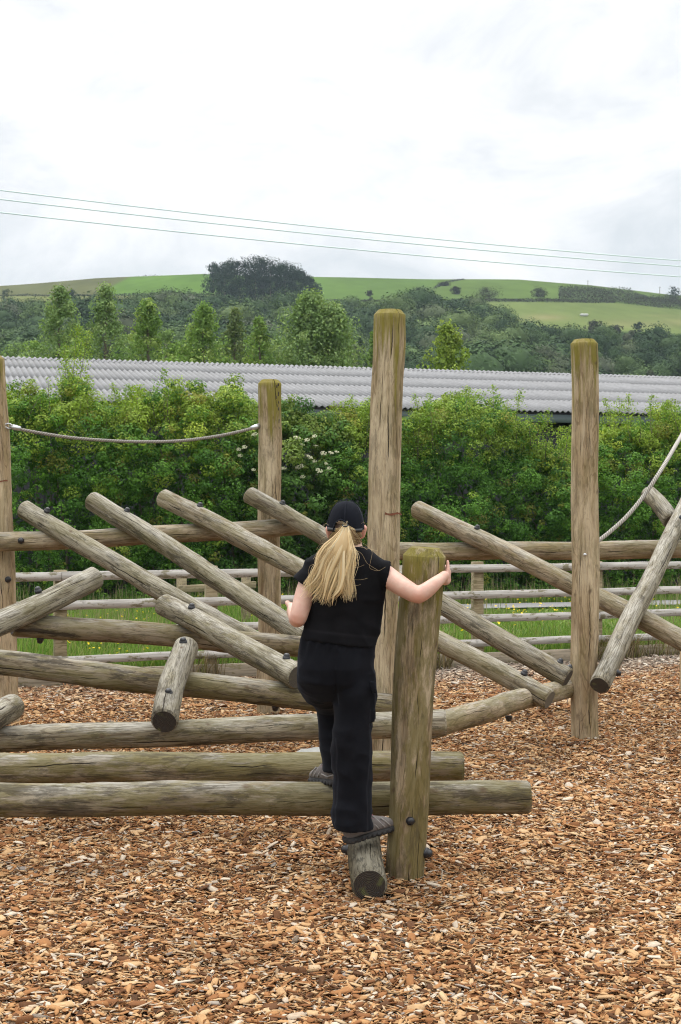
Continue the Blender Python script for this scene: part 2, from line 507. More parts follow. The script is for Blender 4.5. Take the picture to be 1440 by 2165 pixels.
LOGN = [0]
def make_log(name, p0, p1, r0, r1, parent, label=None, grey=0.7, moss=0.3, bleach=0.8, stain=0.3, topmoss=0.0,
             endlight=0.0, tone=1.0, chamfer=0.010, chz=0.012, cracks=(0.3, -0.5, 0.9), bow=0.016, seed=None, rough=1.5):
    LOGN[0] += 1
    sd_ = LOGN[0] if seed is None else seed
    rg = np.random.default_rng(100 + sd_)
    p0, p1 = Vector(p0), Vector(p1)
    L = (p1 - p0).length
    S = 36
    zs = np.concatenate([[0, chz], np.linspace(chz, L - chz, max(8, int(L / 0.03)))[1:-1], [L - chz, L]])
    th = np.arange(S) * 2 * math.pi / S
    Z, TH = np.meshgrid(zs, th, indexing='ij')
    t = Z / L
    rad = r0 + (r1 - r0) * t
    P = np.stack([np.cos(TH) * 1.3, np.sin(TH) * 1.3, Z * 1.8], -1).reshape(-1, 3)
    P2 = np.stack([np.cos(TH) * 3, np.sin(TH) * 3, Z * 6], -1).reshape(-1, 3)
    rad = rad * (1 + rough * (0.030 * vnoise(P, sd_) + 0.014 * vnoise(P2, sd_ + 50)).reshape(rad.shape))
    knot = np.zeros_like(rad)
    for _ in range(int(L * 3.0) + 1):
        kz, kt = rg.uniform(0.05, L - 0.05), rg.uniform(-2.2, 2.2)
        ks = rg.uniform(0.007, 0.0135)
        da = (TH - kt + math.pi) % (2 * math.pi) - math.pi
        d2 = (da * rad) ** 2 + ((Z - kz) * 0.7) ** 2
        g = np.exp(-d2 / (2 * ks * ks))
        knot = np.maximum(knot, g)
        rad = rad + 0.005 * np.exp(-d2 / (2 * (ks * 2.6) ** 2)) - 0.002 * g
    end = np.minimum(Z, L - Z)
    rad = rad - chamfer * np.clip(1 - end / chz, 0, 1)
    bx = bow * rg.uniform(-1, 1) * np.sin(math.pi * t) + 0.004 * np.sin(7 * t * L + sd_)
    by = bow * rg.uniform(-1, 1) * np.sin(math.pi * t) + 0.004 * np.cos(5 * t * L + sd_)
    V = np.stack([rad * np.cos(TH) + bx, rad * np.sin(TH) + by, Z], -1).reshape(-1, 3)
    nz = len(zs)
    i, k = np.meshgrid(np.arange(nz - 1), np.arange(S), indexing='ij')
    a = i * S + k; b_ = i * S + (k + 1) % S
    Q = np.stack([a, b_, b_ + S, a + S], -1).reshape(-1, 4)
    c0, c1 = len(V), len(V) + 1
    V = np.concatenate([V, [[bx[0, 0], by[0, 0], 0.0], [bx[-1, 0], by[-1, 0], L]]])
    kk = np.arange(S)
    T0 = np.stack([(kk + 1) % S, kk, np.full(S, c0)], -1)
    T1 = np.stack([(nz - 1) * S + kk, (nz - 1) * S + (kk + 1) % S, np.full(S, c1)], -1)
    midx = np.concatenate([np.zeros(len(Q)), np.ones(2 * S)]).astype(int)
    if topmoss > 0: midx[-S:] = 0
    sm = np.concatenate([np.ones(len(Q)), np.zeros(2 * S)]).astype(bool)
    sm[:S] = False; sm[len(Q) - S:len(Q)] = False
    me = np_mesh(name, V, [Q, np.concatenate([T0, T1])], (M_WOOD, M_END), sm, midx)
    fattr(me, 'knot', np.concatenate([knot.ravel(), [0, 0]]))
    o = link(name, me, parent, frame(p0, p1))
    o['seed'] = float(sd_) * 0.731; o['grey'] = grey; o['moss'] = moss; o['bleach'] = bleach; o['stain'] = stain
    o['ztop'] = L; o['topmoss'] = topmoss; o['endlight'] = endlight; o['tone'] = tone
    for q in range(3): o['crack%d' % (q + 1)] = float(cracks[q])
    if label: o['label'] = label
    o_axis[o.name] = (p0, p1, r0, r1)
    return o
o_axis = {}

_bm = MB()
_bm.lathe([(0, 0), (0.0235, 0), (0.024, 0.003), (0.024, 0.016), (0.0195, 0.0175), (0.0190, 0.026), (0.0145, 0.034), (0.007, 0.0375), (0, 0.038)], sides=18)
BOLT_ME = _bm.mesh('bolt', (M_BLACK,), True)
def bolt(log, direction, px=None, py=None, mesh=None, off=-0.004):
    """a capped bolt head on the surface of a log, at the place seen in column px (or row py)"""
    p0, p1, r0, r1 = o_axis[log.name]
    c = along(p0, p1, px=px, py=py)
    z = (p1 - p0).normalized()
    n = Vector(direction); n = (n - z * n.dot(z)).normalized()
    f = (c - p0).length / (p1 - p0).length
    r = r0 + (r1 - r0) * f
    M = n.to_track_quat('Z', 'Y').to_matrix().to_4x4()
    M.translation = c + n * (r + off)
    return link('bolt', mesh or BOLT_ME, log, M)
UP = Vector((0, 0, 1))

# ================================================================== ground
def ground_material(name, c1, c2, scale, c3=None):
    m, nt, b = mat(name)
    N = NT(nt)
    tc = N.n('ShaderNodeTexCoord').outputs['Object']
    f = N.noise(tc, scale, 8, 0.65)
    c = N.mix(N.rng(f, 0.35, 0.65), c1, c2)
    if c3: c = N.mix(N.rng(N.noise(tc, scale * 0.13, 4), 0.45, 0.7), c, c3)
    N.l(c, b.inputs['Base Color'])
    b.inputs['Roughness'].default_value = 0.95
    N.l(N.bump(f, 0.6, 0.02), b.inputs['Normal'])
    return m
M_MULCH = ground_material('dark_mulch', (0.045, 0.023, 0.012), (0.11, 0.056, 0.028), 45)
M_TURF = ground_material('turf', (0.055, 0.10, 0.02), (0.085, 0.13, 0.03), 6, (0.07, 0.085, 0.03))
M_TARMAC = ground_material('worn_tarmac', (0.19, 0.185, 0.18), (0.27, 0.265, 0.26), 60)

# far ground sheet, reaching past the hills
_n = 40
gx = np.linspace(-1550, 1550, _n); gy = np.linspace(-350, 1500, _n)
GX, GY = np.meshgrid(gx, gy, indexing='ij')
ii, jj = np.meshgrid(np.arange(_n - 1), np.arange(_n - 1), indexing='ij')
qa = (ii * _n + jj).ravel()
ground = link('ground', np_mesh('ground', np.stack([GX, GY, np.full_like(GX, -0.12)], -1).reshape(-1, 3),
              np.stack([qa, qa + _n, qa + _n + 1, qa + 1], -1), (M_TURF,)))
tag(ground, kind='structure')

# fence line (oblique): depth at column u = FD0/(1-FS*u)
FD0, FS = 14.56, 0.42
def fence_pt(px, off=0.0, z=0.0):
    u = (px - CX) / FPX
    d = FD0 / (1 - FS * u)
    dirv = Vector((1, FS, 0)).normalized()
    nrm = Vector((-dirv.y, dirv.x, 0))
    return Vector((u * d, d, 0)) + nrm * off + Vector((0, 0, z))
def fence_y(x): return FD0 + FS * x

# mulch bed and meadow sheets, with gentle humps
def patch(name, x0, x1, nx, ylo, yhi, ny, zfun, m, kind='structure'):
    xs = np.linspace(x0, x1, nx)
    V = []
    for x in xs:
        y = np.linspace(ylo(x), yhi(x), ny)
        V.append(np.stack([np.full(ny, x), y, zfun(np.full(ny, x), y)], -1))
    V = np.concatenate(V)
    i, j = np.meshgrid(np.arange(nx - 1), np.arange(ny - 1), indexing='ij')
    a = (i * ny + j).ravel()
    o = link(name, np_mesh(name, V, np.stack([a, a + ny, a + ny + 1, a + 1], -1), (m,), True))
    return tag(o, kind=kind)
patch('mulch_bed', -7, 7, 100, lambda x: -1.0, lambda x: fence_y(x) + 0.02, 120, lambda x, y: ground_h(x, y) - 0.012, M_MULCH)
patch('meadow', -14, 14, 60, lambda x: fence_y(x) + 0.05, lambda x: 29.6 + 0.293 * x, 60, lambda x, y: 0.03 * vnoise(np.stack([x, y, x * 0], -1), 9), M_TURF)
HD0, HS = 24.9, 0.293
def hedge_y(x): return HD0 + HS * x
patch('tarmac_path', 1.5, 12, 40, lambda x: hedge_y(x) - 2.1, lambda x: hedge_y(x) - 0.95, 8, lambda x, y: 0.055 + 0 * x, M_TARMAC)

# ------------------------------------------------------------------ wood chips (stuff)
def chip_meshes():
    out = []
    rg = np.random.default_rng(21)
    m, nt, b = mat('wood_chip')
    N = NT(nt)
    oi = N.n('ShaderNodeObjectInfo').outputs['Random']
    rp = N.n('ShaderNodeValToRGB')
    N.l(oi, rp.inputs['Fac'])
    stops = [(0.0, (0.045, 0.023, 0.012)), (0.09, (0.115, 0.052, 0.024)), (0.22, (0.235, 0.098, 0.037)), (0.40, (0.36, 0.170, 0.067)),
             (0.54, (0.44, 0.242, 0.104)), (0.68, (0.51, 0.320, 0.158)), (0.85, (0.56, 0.395, 0.225)), (0.91, (0.46, 0.385, 0.30)), (0.98, (0.62, 0.545, 0.43)), (1.0, (0.22, 0.20, 0.185))]
    el = rp.color_ramp.elements
    el[0].position = 0; el[0].color = (*stops[0][1], 1)
    el[1].position = 1; el[1].color = (*stops[-1][1], 1)
    for p, c in stops[1:-1]:
        q = el.new(p); q.color = (*c, 1)
    tc = N.n('ShaderNodeTexCoord').outputs['Object']
    g = N.noise(N.mapv(tc, (60, 500, 500)), 1.0, 4, 0.6)
    geo = N.n('ShaderNodeNewGeometry').outputs['Position']
    patchy = N.noise(geo, 1.3, 4, 0.6)
    hs = N.n('ShaderNodeHueSaturation'); hs.inputs['Saturation'].default_value = 1.0; hs.inputs['Value'].default_value = 0.95
    N.l(rp.outputs['Color'], hs.inputs['Color'])
    c = N.mix(N.rng(g, 0.3, 0.75, 0, 0.45), hs.outputs['Color'], (0.16, 0.09, 0.052))
    c = N.mix(N.rng(patchy, 0.52, 0.70, 0, 0.36), c, (0.085, 0.042, 0.020))
    # chips along the fence have weathered to silver
    sp = N.n('ShaderNodeSeparateXYZ'); N.l(geo, sp.inputs[0])
    nearf = N.math('SUBTRACT', sp.outputs['Y'], N.math('MULTIPLY', sp.outputs['X'], FS))
    wz = N.rng(N.math('ADD', nearf, N.math('MULTIPLY', patchy, 2.0)), FD0 - 1.2, FD0 + 0.9)
    wz = N.math('MULTIPLY', wz, N.rng(sp.outputs['X'], -1.2, 1.2, 0.25, 1.0))
    c = N.mix(N.math('MULTIPLY', wz, 0.7), c, N.mix(oi, (0.09, 0.075, 0.06), (0.50, 0.46, 0.40)))
    N.l(c, b.inputs['Base Color'])
    b.inputs['Roughness'].default_value = 0.85
    b.inputs['Specular IOR Level'].default_value = 0.06
    for k in range(12):
        slim = k >= 9
        L = rg.uniform(0.026, 0.052) if not slim else rg.uniform(0.045, 0.075)
        w = rg.uniform(0.012, 0.026) if not slim else rg.uniform(0.004, 0.008)
        t = rg.uniform(0.0022, 0.0045) if not slim else w * 0.5
        sh = rg.uniform(-0.4, 0.4, 4)
        xs = np.array([-0.5, -0.5 + rg.uniform(0.12, 0.3), 0.5 - rg.uniform(0.12, 0.3), 0.5]) * L
        ww = np.array([rg.uniform(0.25, 0.8), 1, rg.uniform(0.8, 1.1), rg.uniform(0.15, 0.7)]) * w * 0.5
        cz = np.array([0, rg.uniform(-.1, .2), rg.uniform(-.1, .2), 0]) * L * 0.35
        V, Q = [], []
        for i in range(4):
            for sy, sz in ((-1, -1), (1, -1), (1, 1), (-1, 1)):
                V.append((xs[i] + sy * ww[i] * sh[i], sy * ww[i] * (0.75 if sz > 0 else 1), cz[i] + sz * t * 0.5 * (0.55 if i in (0, 3) else 1)))
        for i in range(3):
            for q in range(4):
                a, b_ = i * 4 + q, i * 4 + (q + 1) % 4
                Q.append((a, b_, b_ + 4, a + 4))
        Q.append((3, 2, 1, 0)); Q.append((12, 13, 14, 15))
        me = np_mesh('wood_chip', np.array(V), np.array(Q), (m,))
        out.append(me)
    return out

def scatter_object(name, pts, rot, scl, idx, meshes, kind='stuff'):
    """one object that draws instances of the given meshes on its points"""
    col = bpy.data.collections.new(name + '_pieces')
    for q, me in enumerate(meshes):
        o = bpy.data.objects.new('%s_piece_%02d' % (name, q), me)
        col.objects.link(o)
    me = bpy.data.meshes.new(name)
    me.vertices.add(len(pts))
    me.vertices.foreach_set('co', np.asarray(pts, dtype=np.float32).ravel())
    for nm, dat in (('rot', rot), ('scl', scl)):
        a = me.attributes.new(nm, 'FLOAT_VECTOR', 'POINT')
        a.data.foreach_set('vector', np.asarray(dat, dtype=np.float32).ravel())
    a = me.attributes.new('idx', 'INT', 'POINT')
    a.data.foreach_set('value', np.asarray(idx, dtype=np.int32))
    o = link(name, me)
    tag(o, kind=kind)
    ng = bpy.data.node_groups.new(name + '_nodes', 'GeometryNodeTree')
    ng.interface.new_socket('Geometry', in_out='INPUT', socket_type='NodeSocketGeometry')
    ng.interface.new_socket('Geometry', in_out='OUTPUT', socket_type='NodeSocketGeometry')
    gi = ng.nodes.new('NodeGroupInput'); go = ng.nodes.new('NodeGroupOutput')
    ip = ng.nodes.new('GeometryNodeInstanceOnPoints')
    ci = ng.nodes.new('GeometryNodeCollectionInfo')
    ci.inputs['Collection'].default_value = col
    ci.inputs['Separate Children'].default_value = True
    ci.inputs['Reset Children'].default_value = True
    def na(nm, t):
        q = ng.nodes.new('GeometryNodeInputNamedAttribute'); q.data_type = t
        q.inputs['Name'].default_value = nm
        return q.outputs['Attribute']
    ng.links.new(gi.outputs[0], ip.inputs['Points'])
    ng.links.new(ci.outputs[0], ip.inputs['Instance'])
    ip.inputs['Pick Instance'].default_value = True
    ng.links.new(na('idx', 'INT'), ip.inputs['Instance Index'])
    ng.links.new(na('rot', 'FLOAT_VECTOR'), ip.inputs['Rotation'])
    ng.links.new(na('scl', 'FLOAT_VECTOR'), ip.inputs['Scale'])
    ng.links.new(ip.outputs[0], go.inputs[0])
    md = o.modifiers.new('scatter', 'NODES')
    md.node_group = ng
    return o

def chip_points():
    P, S = [], []
    for d0, d1, dens, sc in ((2.8, 4.3, 2500, 0.9), (4.3, 6.5, 10500, 0.76), (6.5, 8.6, 8200, 0.80), (8.6, 11.5, 6200, 0.82), (11.5, 17.5, 3300, 1.02)):
        hw = 0.252 * d1 + 1.7
        n = int((d1 - d0) * 2 * hw * dens)
        x = rng.uniform(-hw, hw, n); y = rng.uniform(d0, d1, n)
        k = (np.abs(x) < 0.252 * y + 0.45 + 1.2 * (rng.random(n) < 0.55)) & (y < FD0 + FS * x - 0.03)
        x, y = x[k], y[k]
        P.append(np.stack([x, y], -1)); S.append(np.full(len(x), sc))
    return np.concatenate(P), np.concatenate(S)
cp, cs = chip_points()
_nchip = len(cp)
layer = rng.random(_nchip) ** 1.5
cz = ground_h(cp[:, 0], cp[:, 1]) + layer * 0.024 - 0.002
crot = np.stack([rng.normal(0, 0.25, _nchip) + (rng.random(_nchip) < 0.08) * rng.normal(0, 0.8, _nchip),
                 rng.normal(0, 0.19, _nchip) + (rng.random(_nchip) < 0.06) * rng.normal(0, 0.5, _nchip),
                 rng.uniform(0, 2 * math.pi, _nchip)], -1)
_bases = [(W(855, 1868, 6.33), .10), (W(804, 1647, 8.8), .115), (W(1235, 1566, 10.26), .11), (W(14, 1537, 10.95), .11), (W(569, 1516, 11.45), .105), (W(1453, 1471, 12.76), .08)]
for _p, _r in _bases:
    _d = np.hypot(cp[:, 0] - _p.x, cp[:, 1] - _p.y)
    cz += 0.016 * np.exp(-np.clip(_d - _r, 0, 9) / 0.07) * (0.4 + 0.6 * rng.random(_nchip))
_t = np.clip((cp[:, 1] - 5.93) / 0.5, 0, 1); _dx = np.abs(cp[:, 0] - (0.1215 - 0.01 * _t))
cz += np.where((cp[:, 1] > 6.06) & (cp[:, 1] < 6.6), 0.012 * np.exp(-np.clip(_dx - .075, 0, 9) / 0.05), 0)
csz = np.clip(rng.lognormal(-0.26, 0.44, _nchip), 0.35, 2.2) * cs
cscl = np.stack([csz, csz * rng.uniform(0.75, 1.25, _nchip), csz], -1)
chips = scatter_object('wood_chips', np.stack([cp[:, 0], cp[:, 1], cz], -1), crot, cscl, rng.integers(0, 12, _nchip), chip_meshes())
tag(chips, 'loose orange and tan bark chips covering the play area', 'wood chips')

# ------------------------------------------------------------------ meadow grass (stuff)
def blades(n, xy, hmin, hmax, wid, cols, zbase=0.0, lean=0.35):
    x, y = xy[:, 0], xy[:, 1]
    h = rng.uniform(hmin, hmax, n)
    a = rng.uniform(0, 2 * math.pi, n)
    dx, dy = np.cos(a), np.sin(a)
    ln = rng.normal(0, lean, n) * h
    la = rng.uniform(0, 2 * math.pi, n)
    lx, ly = np.cos(la) * ln, np.sin(la) * ln
    z0 = zbase
    w = wid * rng.uniform(0.6, 1.4, n)
    def st(px_, py_, pz): return np.stack([px_, py_, pz], -1)
    b0 = st(x - dx * w, y - dy * w, np.full(n, z0)); b1 = st(x + dx * w, y + dy * w, np.full(n, z0))
    m0 = st(x - dx * w * .8 + lx * .35, y - dy * w * .8 + ly * .35, z0 + h * .6); m1 = st(x + dx * w * .8 + lx * .35, y + dy * w * .8 + ly * .35, z0 + h * .6)
    t0 = st(x + lx, y + ly, z0 + h)
    V = np.stack([b0, b1, m1, m0, t0], 1).reshape(-1, 3)
    i = np.arange(n) * 5
    Q = np.stack([i, i + 1, i + 2, i + 3], -1); T = np.stack([i + 3, i + 2, i + 4], -1)
    c = cols[rng.integers(0, len(cols), n)] * rng.uniform(0.75, 1.25, (n, 1))
    C = np.repeat(c, 5, axis=0)
    return V, Q, T, C
gcol = np.array([(0.115, 0.215, 0.032), (0.155, 0.27, 0.045), (0.085, 0.165, 0.026), (0.20, 0.29, 0.06), (0.24, 0.25, 0.09)])
def meadow_pts(n, far=24.6):
    x = rng.uniform(-6.2, 7.2, n); y = rng.uniform(12.0, 27.5, n)
    k = (np.abs(x) < 0.25 * y + 0.8) & (y > fence_y(x) + 0.10) & (y < hedge_y(x) + 0.3)
    onpath = (x > 1.5) & (y > hedge_y(x) - 2.1) & (y < hedge_y(x) - 0.95)
    k &= ~onpath
    return np.stack([x[k], y[k]], -1)
gp = meadow_pts(150000)
patchn = vnoise(np.stack([gp[:, 0] * 1.2, gp[:, 1] * 1.2, gp[:, 0] * 0], -1), 14)
gV, gQ, gT, gC = blades(len(gp), gp, 0.10, 0.26, 0.006, gcol)
gV2 = gV.reshape(-1, 5, 3); 
base = gV2[:, :1, 2:]
short = np.where((gp[:, 0] > 1.0) & (gp[:, 1] > fence_y(gp[:, 0]) + 2.6) & (gp[:, 1] < hedge_y(gp[:, 0]) - 1.9), 0.40, 1.0)
gV2[:, :, 2:] = base + (gV2[:, :, 2:] - base) * ((1 + 0.45 * patchn) * short)[:, None, None]
gme = np_mesh('meadow_grass', gV2.reshape(-1, 3), [gQ, gT], (M_LEAF,))
cattr(gme, 'tint', gC)
tag(link('meadow_grass', gme), 'rough green meadow grass growing between fence and hedge', 'grass', kind='stuff')
# tall seeding stems near the hedge foot
tp = meadow_pts(16000)
tp = tp[(tp[:, 1] > hedge_y(tp[:, 0]) - 0.9) | ((vnoise(np.stack([tp[:, 0] * .9, tp[:, 1] * .9, tp[:, 0] * 0], -1), 31) > 0.25) & (tp[:, 1] > fence_y(tp[:, 0]) + 2.5))]
tV, tQ, tT, tC = blades(len(tp), tp, 0.3, 0.62, 0.004, np.array([(0.22, 0.24, 0.10), (0.30, 0.27, 0.15), (0.12, 0.20, 0.04), (0.26, 0.22, 0.13)]), 0.0, 0.18)
tme = np_mesh('seeding_grass', tV, [tQ, tT], (M_LEAF,)); cattr(tme, 'tint', tC)
tag(link('seeding_grass', tme), 'tall seeding grass stems along the hedge foot', 'grass', kind='stuff')
# grass creeping along the fence board and a dry tuft
def along_fence(n, x0, x1, o0, o1):
    px = rng.uniform(x0, x1, n); of = rng.uniform(o0, o1, n)
    return np.array([tuple(fence_pt(a, b_)[:2]) for a, b_ in zip(px, of)])
ep = along_fence(5200, -60, 1500, 0.12, 0.55)
eV, eQ, eT, eC = blades(len(ep), ep, 0.12, 0.30, 0.006, gcol, 0.0, 0.4)
dp = np.concatenate([along_fence(900, 1225, 1345, -0.12, 0.10), along_fence(250, 860, 950, -0.12, 0.02), along_fence(140, 380, 470, -0.1, 0.02), along_fence(200, 1345, 1450, -.1, .05)])
dV, dQ, dT, dC = blades(len(dp), dp, 0.08, 0.34, 0.004, np.array([(0.20, 0.15, 0.085), (0.27, 0.21, 0.12), (0.13, 0.10, 0.055), (0.16, 0.17, 0.05)]), 0.0, 0.55)
fV = np.concatenate([eV, dV]); k0 = len(eV)
fme = np_mesh('verge_grass', fV, [np.concatenate([eQ, dQ + k0]), np.concatenate([eT, dT + k0])], (M_LEAF,)); cattr(fme, 'tint', np.concatenate([eC, dC]))
tag(link('verge_grass', fme), 'green and dry brown grass straggling along the fence foot', 'grass', kind='stuff')
# buttercups
bp = meadow_pts(16000)
bp = bp[(bp[:, 1] < hedge_y(bp[:, 0]) - 1.8) & (vnoise(np.stack([bp[:, 0] * 1.1, bp[:, 1] * 1.1, bp[:, 0] * 0], -1), 77) > 0.08)][:520]
mb = []
n = len(bp); hz = rng.uniform(0.17, 0.36, n); ang = np.arange(5) * 2 * math.pi / 5
rr = rng.uniform(0.010, 0.018, n)
tilt = rng.normal(0, 0.35, (n, 2))
ring = np.stack([np.cos(ang)[None] * rr[:, None] + bp[:, :1], np.sin(ang)[None] * rr[:, None] + bp[:, 1:], hz[:, None] + (np.cos(ang)[None] * tilt[:, :1] + np.sin(ang)[None] * tilt[:, 1:] + 0.55) * rr[:, None]], -1)
cen = np.stack([bp[:, 0], bp[:, 1], hz], -1)[:, None]
BV = np.concatenate([ring, cen], 1).reshape(-1, 3)
i0 = np.arange(n)[:, None] * 6
BT = np.stack([i0 + np.arange(5), i0 + (np.arange(5) + 1) % 5, np.broadcast_to(i0 + 5, (n, 5))], -1).reshape(-1, 3)
bme = np_mesh('buttercups', BV, BT, (M_LEAF,))
cattr(bme, 'tint', np.tile((0.85, 0.62, 0.03), (len(BV), 1)))
tag(link('buttercups', bme), 'small yellow buttercups dotted through the meadow grass', 'flowers', kind='stuff')

# ================================================================== hills and fields
def crest_off(u):
    return np.interp(u, np.array([-1.2, -0.24, -0.173, -0.097, -0.013, 0.067, 0.127, 0.177, 0.24, 1.2]),
                     np.array([450, 479, 494, 503.5, 496.5, 491.5, 490.5, 479.5, 457, 330]))
HD, HC = 150.0, 620.0
def hill_off(d, u):
    C = crest_off(u)
    A = (C + 33 * HD / HC) / (1 - HD / HC)
    base = A * (1 - HD / d) - 33 * HD / d
    return np.where(d > HC, C * HC / d * (1 - 0.00008 * (d - HC)), base)
def hill_z(x, y):
    d = np.maximum(y, 60.0)
    u = np.clip(x / d, -1.1, 1.1)
    z = HCAM + d / FPX * hill_off(d, u)
    z = np.where(d < HD, np.minimum(z, -0.2 + 0 * d) , z)
    return z + np.where(d > 330, 0.35, 0.0) * vnoise(np.stack([x * .03, y * .03, x * 0], -1), 8).reshape(np.shape(x))
def hill_d(py, u):
    """distance at which the hillside shows at photo row py"""
    C = crest_off(np.array([u]))[0]
    A = (C + 33 * HD / HC) / (1 - HD / HC)
    return (A + 33) * HD / (A - (CY - py))
us = np.concatenate([np.linspace(-1.1, -0.30, 30), np.linspace(-0.295, 0.295, 330), np.linspace(0.30, 1.1, 30)])
ds = np.concatenate([np.linspace(120, 320, 50), np.linspace(323, 640, 260), np.linspace(660, 1300, 30)])
DD, UU = np.meshgrid(ds, us, indexing='ij')
HX, HY = UU * DD, DD
HZ = hill_z(HX.ravel(), HY.ravel()).reshape(HX.shape)
PX = CX + FPX * UU; PY = CY - FPX * (HZ - HCAM) / HY
def band(v, a, b_): return np.clip((v - a) / (b_ - a), 0, 1)
n1 = vnoise(np.stack([HX * .05, HY * .02, HX * 0], -1).reshape(-1, 3), 40).reshape(HX.shape)
n2 = vnoise(np.stack([HX * .25, HY * .08, HX * 0], -1).reshape(-1, 3), 41).reshape(HX.shape)
green = np.array((0.074, 0.122, 0.030)); bright = np.array((0.080, 0.142, 0.028)); brownf = np.array((0.090, 0.096, 0.042))
olive = np.array((0.080, 0.122, 0.032)); yellow = np.array((0.112, 0.145, 0.048)); tan = np.array((0.24, 0.205, 0.105)); woodf = np.array((0.03, 0.05, 0.018))
C = np.tile(bright, (*HX.shape, 1))
edge_l = 195 + (627 - PY) * 1.9          # ploughed-looking field on the left and its slanting edge
w_ = band(PX - edge_l, -6, 6)[..., None]
C = C * w_ + brownf * (1 - w_)
w_ = band(PX, 660, 700)[..., None]; C = C * (1 - w_) + green * w_
w_ = band(PX + (PY - 590) * 1.2, 925, 945)[..., None]; C = C * (1 - w_) + olive * w_
left_low = ((PX < 470) & (PY > 625))[..., None]; C = np.where(left_low, np.array((0.125, 0.140, 0.050)), C)
hl = np.interp(PX, [960, 1200, 1300, 1440, 1900], [637, 638, 640, 655, 690])
low = ((PX > 930) & (PY > hl))[..., None]; C = np.where(low, yellow, C)
tanm = (np.exp(-((PX - 1420) / 110) ** 2 - ((PY - 682) / 9) ** 2) + 0.8 * np.exp(-((PX - 1150) / 45) ** 2 - ((PY - 672) / 7) ** 2) + .7 * np.exp(-((PX - 1390) / 50) ** 2 - ((PY - 667) / 3) ** 2)) * (0.7 + 0.6 * n1)
tanm = np.clip(tanm, 0, 0.85)[..., None] * low
C = C * (1 - tanm) + tan * tanm
C = C * (1 + 0.12 * n1 + 0.10 * n2)[..., None]
wb = np.interp(PX, [-400, 0, 430, 470, 680, 870, 1000, 1060, 1130, 1300, 1440, 1900], [641, 641, 645, 645, 638, 638, 648, 662, 690, 697, 704, 725])
w_ = band(PY, wb, wb + 6)[..., None]; C = C * (1 - w_) + woodf * w_
nu = len(us)
i, j = np.meshgrid(np.arange(len(ds) - 1), np.arange(nu - 1), indexing='ij')
a = (i * nu + j).ravel()
M_HILL, _nt, _b = mat('hill_pasture')
_N = NT(_nt); _at = _N.gattr('field').outputs['Color']
_tc = _N.n('ShaderNodeTexCoord').outputs['Object']
_N.l(_N.mix(_N.rng(_N.noise(_tc, 0.6, 6, 0.7), 0.3, 0.7, 0, 0.35), _at, _N.mix(0.5, _at, (0.5, 0.5, 0.4), 'MULTIPLY')), _b.inputs['Base Color'])
_b.inputs['Roughness'].default_value = 1.0
_b.inputs['Specular IOR Level'].default_value = 0.0
hme = np_mesh('hillside', np.stack([HX, HY, HZ], -1).reshape(-1, 3), np.stack([a, a + 1, a + nu + 1, a + nu], -1), (M_HILL,), True)
cattr(hme, 'field', C.reshape(-1, 3))
tag(link('hillside', hme), kind='structure')
def hill_pt(px, py):
    u = (px - CX) / FPX
    d = hill_d(py, u)
    return Vector((u * d, d, float(hill_z(np.array([u * d]), np.array([d]))[0])))

# ================================================================== foliage helpers
def leaf_quads(cen, nrm, size, roll=None, asp=0.62):
    """bent leaf shapes (4 corners) around given centres"""
    n = len(cen)
    nrm = nrm / np.maximum(np.linalg.norm(nrm, axis=1, keepdims=True), 1e-6)
    r = rng.normal(0, 1, (n, 3))
    t = r - nrm * (r * nrm).sum(1, keepdims=True)
    t /= np.maximum(np.linalg.norm(t, axis=1, keepdims=True), 1e-6)
    b_ = np.cross(nrm, t)
    s = size[:, None]
    v0 = cen - t * s * 0.5
    v1 = cen + b_ * s * asp * 0.5 + nrm * s * 0.10
    v2 = cen + t * s * 0.5 - nrm * s * 0.08
    v3 = cen - b_ * s * asp * 0.5 + nrm * s * 0.10
    V = np.stack([v0, v1, v2, v3], 1).reshape(-1, 3)
    i = np.arange(n)[:, None] * 4
    return V, i + np.arange(4)

def clump_leaves(cc, cr, n_per, leaf, outward=None, flat=0.75, upb=0.35, jit=0.30):
    """leaves in the shell of each clump; returns centres, normals, sizes, clump index"""
    m = len(cc)
    k = np.repeat(np.arange(m), n_per)
    d = rng.normal(0, 1, (len(k), 3)); d /= np.linalg.norm(d, axis=1, keepdims=True)
    rad = cr[k] * rng.uniform(0.45, 1.0, len(k)) ** 0.7
    p = cc[k] + d * rad[:, None] * np.array([1, 1, flat])
    nn = d * 0.8 + rng.normal(0, jit, d.shape) + np.array([0, 0, upb])
    if outward is not None: nn = nn + outward[k] * 0.5
    return p, nn, leaf * rng.uniform(0.6, 1.35, len(k)), k

def build_foliage(name, parent, parts, m):
    V, F, C = [], [], []
    o = 0
    for (p, nn, s, c) in parts:
        v, f = leaf_quads(p, nn, s)
        V.append(v); F.append(f + o); C.append(np.repeat(c, 4, axis=0)); o += len(v)
    me = np_mesh(name, np.concatenate(V), np.concatenate(F), (m,))
    cattr(me, 'tint', np.clip(np.concatenate(C), 0, 1))
    return link(name, me, parent, Matrix.Identity(4))

def jitter(base, n, amt=0.25):
    base = np.asarray(base)
    return base[None] * rng.uniform(1 - amt, 1 + amt, (n, 1)) * rng.uniform(0.9, 1.1, (n, 3))

